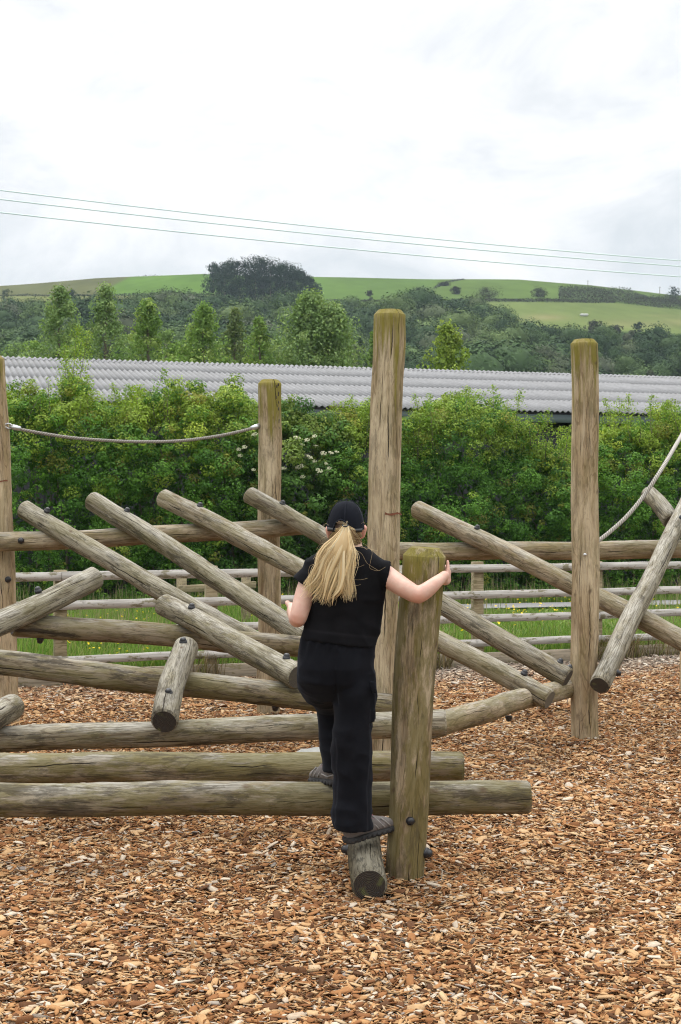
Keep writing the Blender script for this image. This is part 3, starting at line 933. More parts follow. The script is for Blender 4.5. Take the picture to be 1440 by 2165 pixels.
# ------------------------------------------------------------------ hedge shrubs
def shrub(name, label, category, x0, x1, h, dep, shoots, cols, leaf=0.058, density=1.0, group=None, tall=(), front=0.0, bare=0.0):
    leaf *= 0.76; shoots = int(shoots * 1.7)
    xm = (x0 + x1) / 2; hw = (x1 - x0) / 2
    yb = hedge_y(xm) + dep / 2 + front
    root = empty(name, (xm, yb, 0), label, category, group)
    axis = np.array([1, HS, 0]) / math.hypot(1, HS); nv = np.array([-axis[1], axis[0], 0])
    nc = int(560 * density * hw * h / 3.2)
    # clump centres near the shell of a boxy, lumpy volume
    a = rng.uniform(-1, 1, nc); el = rng.random(nc) ** 0.8
    topf = 1 - 0.20 * np.abs(a) ** 3 + 0.09 * vnoise(np.stack([a * 3 + x0, el * 0, el * 0], -1), 60)
    z = el * h * topf
    shell = rng.uniform(0.35, 1.0, nc) ** 0.5
    side = np.where(rng.random(nc) < 0.72, -1, 1) * shell
    bulge = np.sqrt(np.clip(1 - (np.clip((el - 0.45) / 0.62, -1, 1)) ** 2, 0.10, 1)) * (1 + 0.25 * vnoise(np.stack([a * 2.5 + x0, el * 3, el * 0], -1), 61))
    off = side * dep / 2 * bulge * (1 + 0.42 * vnoise(np.stack([a * 5 + x0 * 3, el * 6, el * 0], -1), 62))
    ctop = rng.random(nc) < 0.22
    z = np.where(ctop, h * topf * rng.uniform(0.9, 1.04, nc), z)
    off = np.where(ctop, rng.uniform(-0.8, 0.8, nc) * dep / 2 * 0.7, off)
    base = np.array([xm, yb, 0])
    cc = base + axis * (a * hw * 1.05)[:, None] + nv * off[:, None] + np.array([0, 0, 1]) * z[:, None]
    cr = 0.06 + 0.19 * rng.random(nc) ** 1.6
    outw = nv * np.sign(off)[:, None] * 0.8 + np.array([0, 0, 0.5])
    npc = (2300 * cr ** 1.75).astype(int) + 16
    p, nn, s, k = clump_leaves(cc, cr, npc, leaf, outw)
    cl = rng.random(nc); young = np.clip((z / h - 0.45) * 1.7, 0, 1) * rng.random(nc)
    c1, c2, c3 = (np.asarray(c) for c in cols)
    cb = c1 * (1 - cl[:, None]) + c2 * cl[:, None]
    yw = (young > 0.35)[:, None] * 0.55 + (rng.random(nc) < 0.09)[:, None] * 0.5
    cb = cb * (1 - yw) + c3 * yw
    red = (rng.random(nc) < 0.05)[:, None]
    cb = np.where(red, cb * 0.6 + np.array((0.22, 0.12, 0.03)) * 0.4, cb)
    cc_l = cb[k] * rng.uniform(0.65, 1.4, (len(k), 1))
    parts = [(p, nn, s, cc_l)]
    # inner leaves that close the middle
    ni = int(800 * hw * h)
    pi = base + axis * (rng.uniform(-1, 1, ni) * hw)[:, None] + nv * (rng.uniform(-0.5, 0.5, ni) * dep * 0.7)[:, None] + np.array([0, 0, 1]) * (rng.random(ni) * h * 0.80)[:, None]
    parts.append((pi, rng.normal(0, 1, (ni, 3)) + np.array([0, -0.6, 0.3]), 0.10 * rng.uniform(0.7, 1.3, ni), jitter(c1 * 0.9, ni)))
    # upright shoots
    stems = MB()
    sp, sn, ss, sc = [], [], [], []
    sh_list = [(rng.uniform(-1, 1), 0.15 + 0.65 * rng.random() ** 2, rng.uniform(-.35, .35)) for _ in range(shoots)] + list(tall)
    for (sa, sl, so) in sh_list:
        zt = h * (1 - 0.20 * abs(sa) ** 3)
        b0 = base + axis * sa * hw + nv * so * dep + np.array([0, 0, zt * 0.9 - 0.15])
        lean = rng.normal(0, 0.13, 3); lean[2] = 1
        tip = b0 + lean * (sl + 0.2)
        stems.tube([b0, (b0 + tip) / 2 + rng.normal(0, .015, 3), tip], [0.007, 0.005, 0.002], 4)
        nl = int(190 * (sl + 0.2) * (1.0 + 1.5 * (sl > 0.55)))
        t = rng.random(nl)
        spread = (0.10 + 0.10 * (sl > 0.55)) * (1.15 - t)
        q = b0 + (tip - b0) * t[:, None] + rng.normal(0, 1, (nl, 3)) * spread[:, None] * np.array([1, 1, .6])
        sp.append(q); sn.append(rng.normal(0, .6, (nl, 3)) + np.array([0, -.2, .6])); ss.append(leaf * 0.95 * rng.uniform(0.6, 1.2, nl))
        mixv = rng.uniform(0.2, 0.9, (nl, 1)) if rng.random() < 0.7 else rng.uniform(0, 0.5, (nl, 1))
        sc.append((c2 * (1 - mixv) + c3 * mixv) * rng.uniform(0.75, 1.2, (nl, 1)))
    if sp: parts.append((np.concatenate(sp), np.concatenate(sn), np.concatenate(ss), np.concatenate(sc)))
    build_foliage('foliage', root, parts, M_LEAF)
    for q in range(max(3, int(hw * 4))):
        sa = rng.uniform(-0.9, 0.9)
        b0 = base + axis * sa * hw * 0.7 + nv * rng.uniform(-.2, .2)
        pts = [b0]
        for w in range(5): pts.append(pts[-1] + np.array([rng.normal(0, .12), rng.normal(0, .10), h * 0.17]))
        stems.tube(pts, [0.03, 0.026, 0.02, 0.016, 0.011, 0.006], 6)
    link('stem', stems.mesh('stem', (M_BARK,), True), root, Matrix.Identity(4))
    return root, base, axis, nv
HC1 = ((0.044, 0.118, 0.016), (0.112, 0.240, 0.028), (0.33, 0.41, 0.05))
HC2 = ((0.040, 0.108, 0.016), (0.098, 0.215, 0.028), (0.29, 0.375, 0.05))
def hx(px): u = (px - CX) / FPX; d = HD0 / (1 - HS * u); return u * d
shrub('hawthorn_bush', 'bright green hawthorn at the left post with one tall leafy spire rising over the roof', 'bush', hx(-70), hx(215), 3.75, 2.3, 22, HC1, tall=((0.34, 1.5, 0.0), (0.31, 1.2, .1), (0.38, 1.05, -.1), (0.34, 1.35, -.05), (0.30, .7, .1), (0.45, .65, 0)), group='hawthorns in the hedge')
shrub('hawthorn_bush', 'rounded hawthorn left of the flowering elder, its shoots against the roof', 'bush', hx(205), hx(430), 3.7, 2.3, 48, HC1, group='hawthorns in the hedge')
shrub('hawthorn_bush', 'low green hawthorn under the right end of the slack rope', 'bush', hx(395), hx(545), 3.6, 2.2, 20, HC2, group='hawthorns in the hedge')
er, eb, eax, env = shrub('elder_bush', 'elder bush carrying flat cream flower heads beside the notched post', 'bush', hx(500), hx(720), 3.25, 2.3, 12, ((0.038, 0.095, 0.018), (0.085, 0.175, 0.03), (0.21, 0.27, 0.05)), leaf=0.075, front=-.12)
shrub('hawthorn_bush', 'sparse hawthorn behind the tallest post with long thin shoots over the eaves', 'bush', hx(680), hx(850), 3.3, 2.1, 26, HC2, tall=((-0.2, 0.75, 0), (0.15, .55, .1)), group='hawthorns in the hedge')
shrub('hawthorn_bush', 'broad dense hawthorn between the two tall posts right of the climber', 'bush', hx(830), hx(1175), 3.5, 2.5, 60, ((0.041, 0.114, 0.018), (0.105, 0.230, 0.030), (0.31, 0.39, 0.055)), group='hawthorns in the hedge')
shrub('hawthorn_bush', 'small hawthorn with a gap above it showing the dark barn wall', 'bush', hx(1150), hx(1270), 2.9, 2.0, 9, HC2, front=0.15, group='hawthorns in the hedge')
shrub('hawthorn_bush', 'yellow-green hawthorn at the right edge behind the pale climbing rope', 'bush', hx(1240), hx(1540), 3.5, 2.4, 44, HC1, group='hawthorns in the hedge')

# elder flower heads
fm = MB()
_m_fl = simple_mat('elder_cream', (0.40, 0.40, 0.25), 0.8)
rg5 = np.random.default_rng(5)
for q in range(34):
    a = rg5.uniform(0, 2 * math.pi); r_ = 0.085 * math.sqrt(rg5.random())
    c = Vector((r_ * math.cos(a), r_ * math.sin(a), 0.012 - r_ * r_ * 2 + rg5.normal(0, .004)))
    ang = [k * 2 * math.pi / 5 + a for k in range(5)]
    V = [c + Vector((math.cos(t) * .017, math.sin(t) * .017, 0.003)) for t in ang] + [c]
    fm.add(V, (), [(k, (k + 1) % 5, 5) for k in range(5)])
for q in range(5):
    a = q * 1.257
    fm.tube([(0, 0, -0.09), (0.05 * math.cos(a), 0.05 * math.sin(a), 0.0)], [0.003, 0.002], 4)
FL_ME = fm.mesh('flower_head', (_m_fl,))
fl_px = [(600, 990), (612, 938), (640, 940), (665, 922), (668, 942), (684, 958), (690, 980), (712, 955), (655, 966), (630, 988), (640, 985), (675, 995), (692, 998), (695, 990), (640, 1008), (517, 945), (505, 950), (538, 918), (508, 963), (536, 993), (665, 975), (649, 930), (700, 957), (672, 1003), (616, 967), (575, 985), (628, 925), (648, 962), (1193, 928), (1180, 936)]
for (fx, fy) in fl_px[:28]:
    u = (fx - CX) / FPX
    d = HD0 / (1 - HS * u) - 0.15 + rg5.uniform(-0.12, 0.1)
    p = W(fx, fy, d)
    n_ = Vector((rg5.normal(0, .25), -0.55 + rg5.normal(0, .2), 0.75)).normalized()
    M = n_.to_track_quat('Z', 'Y').to_matrix().to_4x4() @ Matrix.Scale(rg5.uniform(0.35, 0.70), 4)
    M.translation = p
    link('flower_head', FL_ME, er, M)

# ================================================================== barn
BX, BD = 4.37, 30.5
b_ax = Vector((1, 0.293, 0)).normalized(); b_up = Vector((-0.293, 1, 0)).normalized()
B0 = Vector((BX, BD, 3.83))                       # a point on the eaves
PITCH = R(12.4)
b_slope = b_up * math.cos(PITCH) + Vector((0, 0, math.sin(PITCH)))
b_nrm = b_ax.cross(b_slope).normalized()
m_roof, nt_, bs_ = mat('fibre_cement')
N_ = NT(nt_)
tc_ = N_.n('ShaderNodeTexCoord').outputs['Object']
oi_ = N_.n('ShaderNodeObjectInfo').outputs['Random']
f_ = N_.noise(tc_, 3.0, 7, 0.7); f2_ = N_.noise(N_.mapv(tc_, (9, 0.8, 9)), 1, 4)
c_ = N_.mix(N_.rng(f_, 0.3, 0.7), (0.165, 0.167, 0.172), (0.238, 0.24, 0.246))
c_ = N_.mix(N_.rng(f2_, 0.5, 0.75, 0, 0.4), c_, (0.30, 0.295, 0.30))
c_ = N_.mix(N_.rng(N_.noise(tc_, 22, 3), 0.66, 0.74, 0, 0.5), c_, (0.55, 0.53, 0.45))
c_ = N_.mix(N_.math('MULTIPLY', oi_, 0.30), c_, (0.17, 0.17, 0.167))
c_ = N_.mix(N_.rng(N_.math('ADD', N_.gattr('valley').outputs['Fac'], N_.math('MULTIPLY', f_, 0.3)), 0.60, 1.10, 0, 0.52), c_, (0.085, 0.085, 0.080))   # silt and moss lying in the troughs
N_.l(c_, bs_.inputs['Base Color']); bs_.inputs['Roughness'].default_value = 0.85
m_fascia = simple_mat('grey_blue_fascia', (0.16, 0.20, 0.225), 0.5, 0, 8, 0.15)
m_clad = simple_mat('dark_cladding', (0.022, 0.023, 0.028), 0.75, 0, 12, 0.3)

barn = empty('barn', (B0.x, B0.y, 0), 'long low barn with a grey corrugated roof behind the hedge', 'barn')
def corrugated(nc, length, cover=0.128, amp=0.0205, thick=0.003, seg=8):
    nx = nc * seg + 1
    x = np.linspace(0, nc * cover, nx)
    z = amp * np.sin(2 * math.pi * x / cover)
    ys = [0, length]
    V = []
    for y in ys:
        V.append(np.stack([x, np.full(nx, y), z], -1))
    for y in ys:
        V.append(np.stack([x, np.full(nx, y), z - thick], -1))
    V = np.concatenate(V)
    i = np.arange(nx - 1)
    top = np.stack([i, i + 1, i + 1 + nx, i + nx], -1)
    bot = np.stack([i + 2 * nx, i + 3 * nx, i + 3 * nx + 1, i + 2 * nx + 1], -1)
    f0 = np.stack([i, i + 2 * nx, i + 2 * nx + 1, i + 1], -1)
    f1 = np.stack([i + nx, i + nx + 1, i + 3 * nx + 1, i + 3 * nx], -1)
    sm = np.concatenate([np.ones(2 * len(i)), np.zeros(2 * len(i))]).astype(bool)
    me = np_mesh('roof_sheet', V, [np.concatenate([top, bot, f0, f1])], (m_roof,), sm)
    fattr(me, 'valley', np.tile(0.5 - 0.5 * np.sin(2 * math.pi * x / cover), 4))
    return me
SHEET = corrugated(8, 1.92)
ROT = Matrix((b_ax, b_slope, b_nrm)).transposed().to_4x4()
rows, t_start, t_end = 4, -14.6, 9.4
ncol = int((t_end - t_start) / 1.022)
for r_ in range(rows):
    for c in range(ncol):
        t = t_start + c * 1.0235
        o_ = B0 + b_ax * t + b_slope * (r_ * 1.775 - 0.10) + b_nrm * (0.0012 * r_ + (0.0012 if c % 2 else 0.0) + rng.uniform(-.0006, .0006))
        M = ROT.copy(); M.translation = o_
        M = M @ Matrix.Rotation(R(rng.normal(0, 0.02)), 4, 'X')
        link('roof_sheet', SHEET, barn, M)
L_SL = rows * 1.775
ridge0 = B0 + b_slope * L_SL
rb_slope = -b_up * math.cos(PITCH) + Vector((0, 0, math.sin(PITCH)))
# ridge pieces: corrugated wings over both slopes
def ridge_piece():
    nx = 8 * 6 + 1
    x = np.linspace(0, 8 * 0.128, nx); z = 0.0205 * np.sin(2 * math.pi * x / 0.128)
    prof = [(-0.28, -0.06), (-0.10, -0.012), (0.0, 0.012), (0.10, -0.012), (0.28, -0.06)]
    V = np.concatenate([np.stack([x, np.full(nx, a_), z + b2 + 0.012], -1) for a_, b2 in prof])
    i = np.arange(nx - 1)
    Q = np.concatenate([np.stack([i, i + 1, i + 1 + nx, i + nx], -1) + k * nx for k in range(4)])
    return np_mesh('ridge_cap', V, Q, (m_roof,), True)
RIDGE = ridge_piece()
RROT = Matrix((b_ax, b_up, Vector((0, 0, 1)))).transposed().to_4x4()
for c in range(ncol):
    M = RROT.copy(); M.translation = ridge0 + b_ax * (t_start + c * 1.0235) + Vector((0, 0, 0.003 + 0.003 * (c % 2)))
    link('ridge_cap', RIDGE, barn, M)
# far slope
RSH = corrugated(8 * ncol, 7.2)
RSH.name = 'rear_roof_slope'
M = Matrix((-b_ax, -rb_slope, (b_ax.cross(-rb_slope)) * -1)).transposed().to_4x4()
xr = -b_ax; yr = -rb_slope; zr = xr.cross(yr)
M = Matrix((xr, yr, zr)).transposed().to_4x4()
M.translation = ridge0 + b_ax * (t_start + ncol * 1.0235) + yr * 0.05 * 1 - zr * 0.02
M.translation = ridge0 + b_ax * (t_start + ncol * 1.0235)
Mv = M @ Matrix.Translation(Vector((0, 0.02, -0.02)))
link('rear_roof_slope', RSH, barn, Mv)
def bbox_part(name, c, h, m, bev=0.0):
    mb_ = MB(); mb_.box((0, 0, 0), h, None, 0, bev)
    M = RROT.copy(); M.translation = c
    return link(name, mb_.mesh(name, (m,)), barn, M)
Lb = ncol * 1.0235
mid = B0 + b_ax * (t_start + Lb / 2)
bbox_part('fascia', mid + b_up * 0.10 + Vector((0, 0, -0.16)), (Lb / 2, 0.02, 0.085), m_fascia)
bbox_part('eaves_beam', mid + b_up * 0.30 + Vector((0, 0, -0.10)), (Lb / 2, 0.05, 0.08), m_clad)
bd = MB(); bd.box((0, 0, 0), (0.098, 0.014, 1.72), None, 0, 0.004)
BOARD = bd.mesh('wall_board', (m_clad,))
for q in range(int(Lb / 0.205)):
    M = RROT.copy(); M.translation = mid + b_ax * (-Lb / 2 + 0.1 + q * 0.205) + b_up * (0.40 + rng.uniform(-.006, .006)) + Vector((0, 0, -2.10))
    link('wall_board', BOARD, barn, M)
# gable ends and rear wall keep the light out
def gable(t):
    mb_ = MB()
    w = 2 * L_SL * math.cos(PITCH)
    P = [Vector((0, 0.42, -3.83)), Vector((0, w - 0.4, -3.83)), Vector((0, w - 0.4, -0.08)), Vector((0, w / 2, L_SL * math.sin(PITCH) - 0.12)), Vector((0, 0.42, -0.02))]
    V = P + [p + Vector((0.06, 0, 0)) for p in P]
    mb_.add(V, [(0, 1, 6, 5), (1, 2, 7, 6), (2, 3, 8, 7), (3, 4, 9, 8), (4, 0, 5, 9), (0, 4, 2, 1), (5, 6, 7, 9)], [(4, 3, 2), (9, 7, 8)])
    M = RROT.copy(); M.translation = B0 + b_ax * t
    link('gable_wall', mb_.mesh('gable_wall', (m_clad,)), barn, M)
gable(t_start + 0.15); gable(t_start + Lb - 0.25)
bbox_part('rear_wall', mid + b_up * (2 * L_SL * math.cos(PITCH) - 0.35) + Vector((0, 0, -1.95)), (Lb / 2 - .3, 0.05, 1.86), m_clad)

# ================================================================== trees
def tree(name, label, pos, h, w, cols, n=5000, leaf=0.16, crown_base=0.60, cone=True, group=None, lean=0.0, m=None, category='tree', clumps=150, airy=1.0, twin=None, jit=0.5):
    root = empty(name, pos, label, category, group)
    tr = MB()
    base = np.array(pos)
    heads = [(0.0, 1.0)] if twin is None else twin
    parts = []
    for (dxh, hs) in heads:
        hh = h * hs
        top = base + np.array([lean + dxh, 0, hh])
        pts = [base + (top - base) * t + np.array([0.05 * math.sin(5 * t + pos[0]), 0.05 * math.cos(4 * t), 0]) * (hh / 10) for t in np.linspace(0, 0.97, 9)]
        tr.tube(pts, [0.016 * hh * (1 - 0.9 * t) for t in np.linspace(0, 1, 9)], 7)
        nc = int(clumps * hs)
        t = crown_base + (1 - crown_base) * rng.random(nc) ** 0.85
        if cone: prof = np.clip(((1 - t) / 0.27) ** 0.80, 0.04, 1) * np.clip((t - crown_base) / 0.08 + .5, 0, 1)
        else: prof = np.sqrt(np.clip(1 - ((t - crown_base - (1 - crown_base) * .48) / ((1 - crown_base) * .54)) ** 2, 0.02, 1))
        a = rng.uniform(0, 2 * math.pi, nc); rr = np.sqrt(rng.uniform(0.08, 1, nc)) * prof * w / 2 * (0.45 + 0.85 * rng.random(nc))
        cc = base + (top - base) * t[:, None] + np.stack([np.cos(a) * rr, np.sin(a) * rr, rr * 0.15], -1)
        for q in range(0, nc, max(1, nc // 40)):
            s0 = base + (top - base) * max(0.03, t[q] - 0.10)
            tr.tube([s0, (s0 + cc[q]) / 2 + np.array([0, 0, -.03 * rr[q]]), cc[q]], [0.0035 * hh * (1.1 - t[q]), 0.0022 * hh * (1.1 - t[q]), 0.002], 4, cap=False)
        cr = (0.05 + 0.13 * rng.random(nc)) * w * airy
        npc = np.maximum(6, (1.0 * n * hs / nc * rng.uniform(0.5, 1.5, nc)).astype(int))
        p, nn, s, k = clump_leaves(cc, cr, npc, leaf * 0.86, flat=0.9, jit=jit)
        c1, c2, c3 = (np.asarray(c) for c in cols)
        x = rng.random(nc)[:, None]
        cb = c1 * (1 - x) + c2 * x
        cb = np.where((rng.random(nc) < 0.2)[:, None], c3, cb)
        parts.append((p, nn, s, cb[k] * rng.uniform(0.75, 1.25, (len(k), 1))))
    build_foliage('crown', root, parts, m or M_FAR)
    link('trunk', tr.mesh('trunk', (M_BARK,), True), root, Matrix.Identity(4))
    return root

T1 = ((0.145, 0.225, 0.085), (0.205, 0.295, 0.115), (0.28, 0.365, 0.15))
T2 = ((0.13, 0.22, 0.058), (0.19, 0.29, 0.075), (0.27, 0.355, 0.105))
TY = ((0.15, 0.225, 0.04), (0.21, 0.29, 0.05), (0.27, 0.345, 0.07))
TG = ((0.10, 0.145, 0.060), (0.145, 0.195, 0.085), (0.19, 0.23, 0.11))
def ytree(name, label, px, top, d, wpx, cols, **kw):
    p = W(px, top, d)
    return tree(name, label, (p.x, p.y, 0.0), p.z, wpx * d / FPX, cols, **kw)
GRP = 'young trees behind the barn'
ytree('birch_tree', 'pale birch behind the barn, leftmost of the spires over the roof', 128, 612, 62, 135, T1, n=5600, group=GRP, leaf=0.15)
ytree('birch_tree', 'slender birch over the roof with a narrow pointed top, second spire from the left', 224, 612, 63, 132, T1, n=5600, group=GRP, leaf=0.15)
ytree('birch_tree', 'darker green birch over the roof, just right of the two tallest left spires', 312, 640, 60, 120, T2, n=5200, group=GRP, leaf=0.15)
ytree('alder_tree', 'bright green alder below the left end of the dark hilltop clump', 432, 650, 57, 145, T2, n=5600, group=GRP, leaf=0.15)
ytree('birch_tree', 'narrow grey-green birch right below the middle of the dark hilltop clump', 497, 655, 60, 92, TG, n=3600, group=GRP, leaf=0.14)
ytree('alder_tree', 'short olive alder between the narrow birch and the wide tree', 548, 676, 58, 100, T2, n=3800, group=GRP, leaf=0.14)
ytree('ash_tree', 'widest young tree behind the barn with twin tops and visible dark stems', 662, 626, 58, 185, T1, n=9000, group=GRP, leaf=0.15, clumps=260, twin=[(-0.1, 1.0), (0.75, 0.955)])
ytree('poplar_tree', 'lime green young tree right of the tallest post', 946, 690, 55, 135, TY, n=5600, group=GRP, leaf=0.15)
ytree('willow_bush', 'grey-green willow poking over the roof left of the tallest post', 745, 728, 66, 62, ((0.14, 0.18, 0.115), (0.18, 0.225, 0.145), (0.22, 0.255, 0.16)), n=3000, group=GRP, leaf=0.14, cone=False)
ytree('alder_tree', 'small green sapling crown touching the left side of the tallest post', 790, 705, 60, 60, T2, n=2600, group=GRP, leaf=0.14)
sorted_ord = {}
ORD = ['first', 'second', 'third', 'fourth', 'fifth', 'sixth', 'seventh', 'eighth', 'ninth', 'tenth']
for q_, (px_, tp_, w__) in enumerate(((20, 735, 110), (75, 725, 90), (175, 705, 110), (270, 715, 120), (350, 705, 90), (385, 722, 110), (470, 722, 100), (525, 735, 90), (590, 722, 110), (720, 745, 80))):
    sorted_ord = {x: ORD[i] for i, x in enumerate(sorted((20, 75, 175, 270, 350, 385, 470, 525, 590, 720)))}
    ytree('scrub_bush', 'low leafy scrub above the barn ridge between young trees, %s from the left' % sorted_ord[px_], px_, tp_, 67, w__, (T1, T2)[px_ % 2], n=2600, group='scrub along the ridge line', leaf=0.15, cone=False, category='bush', clumps=90)

# ------------------------------------------------------------------ woodland on the lower slope (stuff)
def crown_mesh(kind, sd_):
    rg = np.random.default_rng(sd_)
    if kind == 'round':
        nb = 9
        d = rg.normal(0, 1, (nb, 3)); d /= np.linalg.norm(d, axis=1, keepdims=True)
        bc = d * np.array([0.30, 0.30, 0.26]) + np.array([0, 0, 0.62]); br = rg.uniform(0.20, 0.32, nb)
    else:
        nb = 8
        tz = np.linspace(0.25, 0.92, nb); bc = np.stack([rg.normal(0, .07, nb), rg.normal(0, .07, nb), tz], -1); br = 0.27 * (1.08 - tz)
    npb = 620
    k = np.repeat(np.arange(nb), npb)
    d = rg.normal(0, 1, (len(k), 3)); d /= np.linalg.norm(d, axis=1, keepdims=True)
    p = bc[k] + d * br[k][:, None] * rg.uniform(0.74, 1.16, (len(k), 1))
    nn = d + rg.normal(0, .28, d.shape) + np.array([0, 0, .12])
    s = rg.uniform(0.030, 0.056, len(k))
    v, f = leaf_quads(p, nn, s, asp=0.8)
    bs = rg.uniform(0.84, 1.16, nb)
    cb = np.repeat(bs[k] * rg.uniform(0.85, 1.15, len(k)), 4)
    V, F, C = [v], [f], [cb]; o = len(v)
    na, ne = 14, 9
    for q in range(nb):
        th, ph = np.meshgrid(np.linspace(0.02, math.pi - 0.02, ne), np.arange(na) * 2 * math.pi / na, indexing='ij')
        dd = np.stack([np.sin(th) * np.cos(ph), np.sin(th) * np.sin(ph), np.cos(th)], -1).reshape(-1, 3)
        rr = br[q] * 0.74 * (1 + 0.25 * vnoise(dd * 2.6 + q * 7.7, sd_))
        i, j = np.meshgrid(np.arange(ne - 1), np.arange(na), indexing='ij')
        a = (i * na + j).ravel(); b_ = (i * na + (j + 1) % na).ravel()
        V.append(bc[q] + dd * rr[:, None]); F.append(np.stack([a, a + na, b_ + na, b_], -1) + o); C.append(np.full(len(dd), bs[q] * 0.95)); o += len(dd)
    sm = np.zeros(sum(len(x) for x in F), dtype=bool); sm[len(F[0]):] = True
    me = np_mesh('wood_tree', np.concatenate(V), np.concatenate(F), (M_WOODLAND,), sm)
    fattr(me, 'shade', np.concatenate(C))
    return me
M_WOODLAND, nt_, bs_ = mat('woodland_leaf')
N_ = NT(nt_)
oi_ = N_.n('ShaderNodeObjectInfo').outputs['Random']
rp_ = N_.n('ShaderNodeValToRGB'); N_.l(oi_, rp_.inputs['Fac'])
el_ = rp_.color_ramp.elements
el_[0].position = 0; el_[0].color = (0.028, 0.056, 0.022, 1)
el_[1].position = 1; el_[1].color = (0.15, 0.175, 0.11, 1)
for p_, c_ in ((0.3, (0.045, 0.082, 0.030)), (0.55, (0.062, 0.105, 0.036)), (0.75, (0.085, 0.135, 0.042)), (0.88, (0.115, 0.165, 0.052)), (0.95, (0.075, 0.092, 0.052))):
    q_ = el_.new(p_); q_.color = (*c_, 1)
N_.l(N_.mix(1.0, rp_.outputs['Color'], N_.gattr('shade').outputs['Color'], 'MULTIPLY'), bs_.inputs['Base Color'])
bs_.inputs['Roughness'].default_value = 0.8; bs_.inputs['Specular IOR Level'].default_value = 0.1
WT = [crown_mesh('round', 300 + q) for q in range(6)] + [crown_mesh('tall', 320 + q) for q in range(2)]
wp, wr, ws, wi = [], [], [], []
def wood_bound(px):
    return np.interp(px, [-400, 0, 150, 430, 470, 680, 760, 870, 930, 1000, 1060, 1130, 1240, 1300, 1440, 1900], [641, 640, 632, 622, 634, 632, 636, 628, 620, 640, 656, 680, 690, 692, 698, 715])
tries = 0
d_ = 205.0
while d_ < 560:
    step = 6.3 + (d_ - 200) * 0.003
    for u in np.arange(-0.36, 0.36, step / d_):
        uu = u + rng.uniform(-.5, .5) * step / d_; dd = d_ + rng.uniform(-.5, .5) * step
        x, y = uu * dd, dd
        z = float(hill_z(np.array([x]), np.array([y]))[0])
        big = vnoise(np.array([[x * .02, y * .02, 0]]), 90)[0]
        h = (7.0 + 3.4 * rng.random() + 1.8 * big)
        if rng.random() < 0.14: h *= 1.3
        px_ = CX + FPX * uu; pt = CY - FPX * (z + h * 0.95 - HCAM) / dd
        wb_ = wood_bound(px_)
        if pt < wb_ + rng.uniform(-3, 8): continue
        wp.append((x, y, z - 0.8)); wr.append((0, 0, rng.uniform(0, 6.28)))
        sx = h * rng.uniform(0.9, 1.3)
        ws.append((sx, sx, h * rng.uniform(0.95, 1.1))); wi.append(rng.integers(0, 6) if rng.random() < 0.85 else rng.integers(6, 8))
    d_ += step * 0.85
wood = scatter_object('woodland', wp, wr, ws, wi, WT)
tag(wood, 'dark mixed woodland covering the lower slope below the fields', 'woodland')

# ------------------------------------------------------------------ hilltop clump and lone bushes
TD = ((0.012, 0.028, 0.015), (0.018, 0.039, 0.020), (0.024, 0.047, 0.023))
def htree(name, label, px, foot, top, wpx, cols, group=None, **kw):
    b_ = hill_pt(px, foot)
    h = (foot - top) / FPX * b_.y
    kw.setdefault('cone', False); kw.setdefault('jit', 0.2)
    return tree(name, label, (b_.x, b_.y, b_.z - 0.3), h, wpx * b_.y / FPX, cols, group=group, **kw)
CG = 'dark trees in the hilltop clump'
kw = dict(n=9000, leaf=0.5, clumps=120, crown_base=0.0, airy=1.15)
htree('conifer_tree', 'ragged conifer at the left edge of the dark hilltop clump', 452, 632, 556, 46, TD, CG, n=2200, leaf=0.6, clumps=110, cone=True, crown_base=0.02)
for q_, (px_, ft, tp_, w__) in enumerate(((475, 640, 558, 70), (507, 645, 551, 84), (540, 645, 546, 88), (572, 645, 553, 84), (603, 643, 561, 78), (632, 640, 573, 64), (655, 637, 588, 48))):
    htree('broadleaf_tree', 'dark broadleaf tree in the hilltop clump, %s from its ragged conifer' % ORD[q_], px_, ft, tp_, w__, TD, CG, **kw)
kb = dict(n=2600, leaf=0.32, clumps=70, crown_base=0.0, category='bush', airy=1.3)
GO = ((0.022, 0.028, 0.016), (0.034, 0.036, 0.022), (0.045, 0.042, 0.028))
htree('gorse_bush', 'wide low dark gorse patch in the middle of the right hilltop field', 1032, 629, 611, 62, GO, 'gorse bushes on the right field', **kb)
htree('gorse_bush', 'small dark gorse bush nearest to the slope edge left of the wide patch', 964, 622, 606, 22, GO, 'gorse bushes on the right field', **kb)
htree('gorse_bush', 'rounded dark gorse bush alone between the wide patch and the right bank', 1141, 627, 609, 38, GO, 'gorse bushes on the right field', **kb)
htree('gorse_bush', 'dark gorse bush on the skyline hedge above the left field corner', 938, 604, 597, 26, GO, 'gorse bushes on the right field', **kb)
htree('thorn_tree', 'round dark thorn tree on the skyline at the far right', 1424, 634, 607, 34, TD, None, n=1200, leaf=0.5, clumps=60, crown_base=0.05)
htree('thorn_tree', 'small dark thorn bush above the wood in the middle green field', 781, 640, 615, 24, GO, None, n=800, leaf=0.45, clumps=40, crown_base=0.0)
htree('thorn_tree', 'round green thorn tree standing at the bottom of the lower right field', 1350, 702, 682, 26, TD, None, n=900, leaf=0.4, clumps=40, crown_base=0.1)
htree('thorn_tree', 'brownish bush in front of the lower right field, left one of two', 1255, 704, 679, 42, GO, None, n=1200, leaf=0.45, clumps=60, crown_base=0.0)
htree('thorn_tree', 'brownish bush in front of the lower right field, right one of two', 1302, 706, 690, 40, GO, None, n=1100, leaf=0.45, clumps=60, crown_base=0.0)
htree('thorn_tree', 'grey-green tree at the left edge of the picture in the lower field strip', 14, 662, 611, 34, ((0.05, .07, .04), (0.07, .09, .05), (0.08, .1, .06)), None, n=700, leaf=0.5, clumps=50, crown_base=0.1)
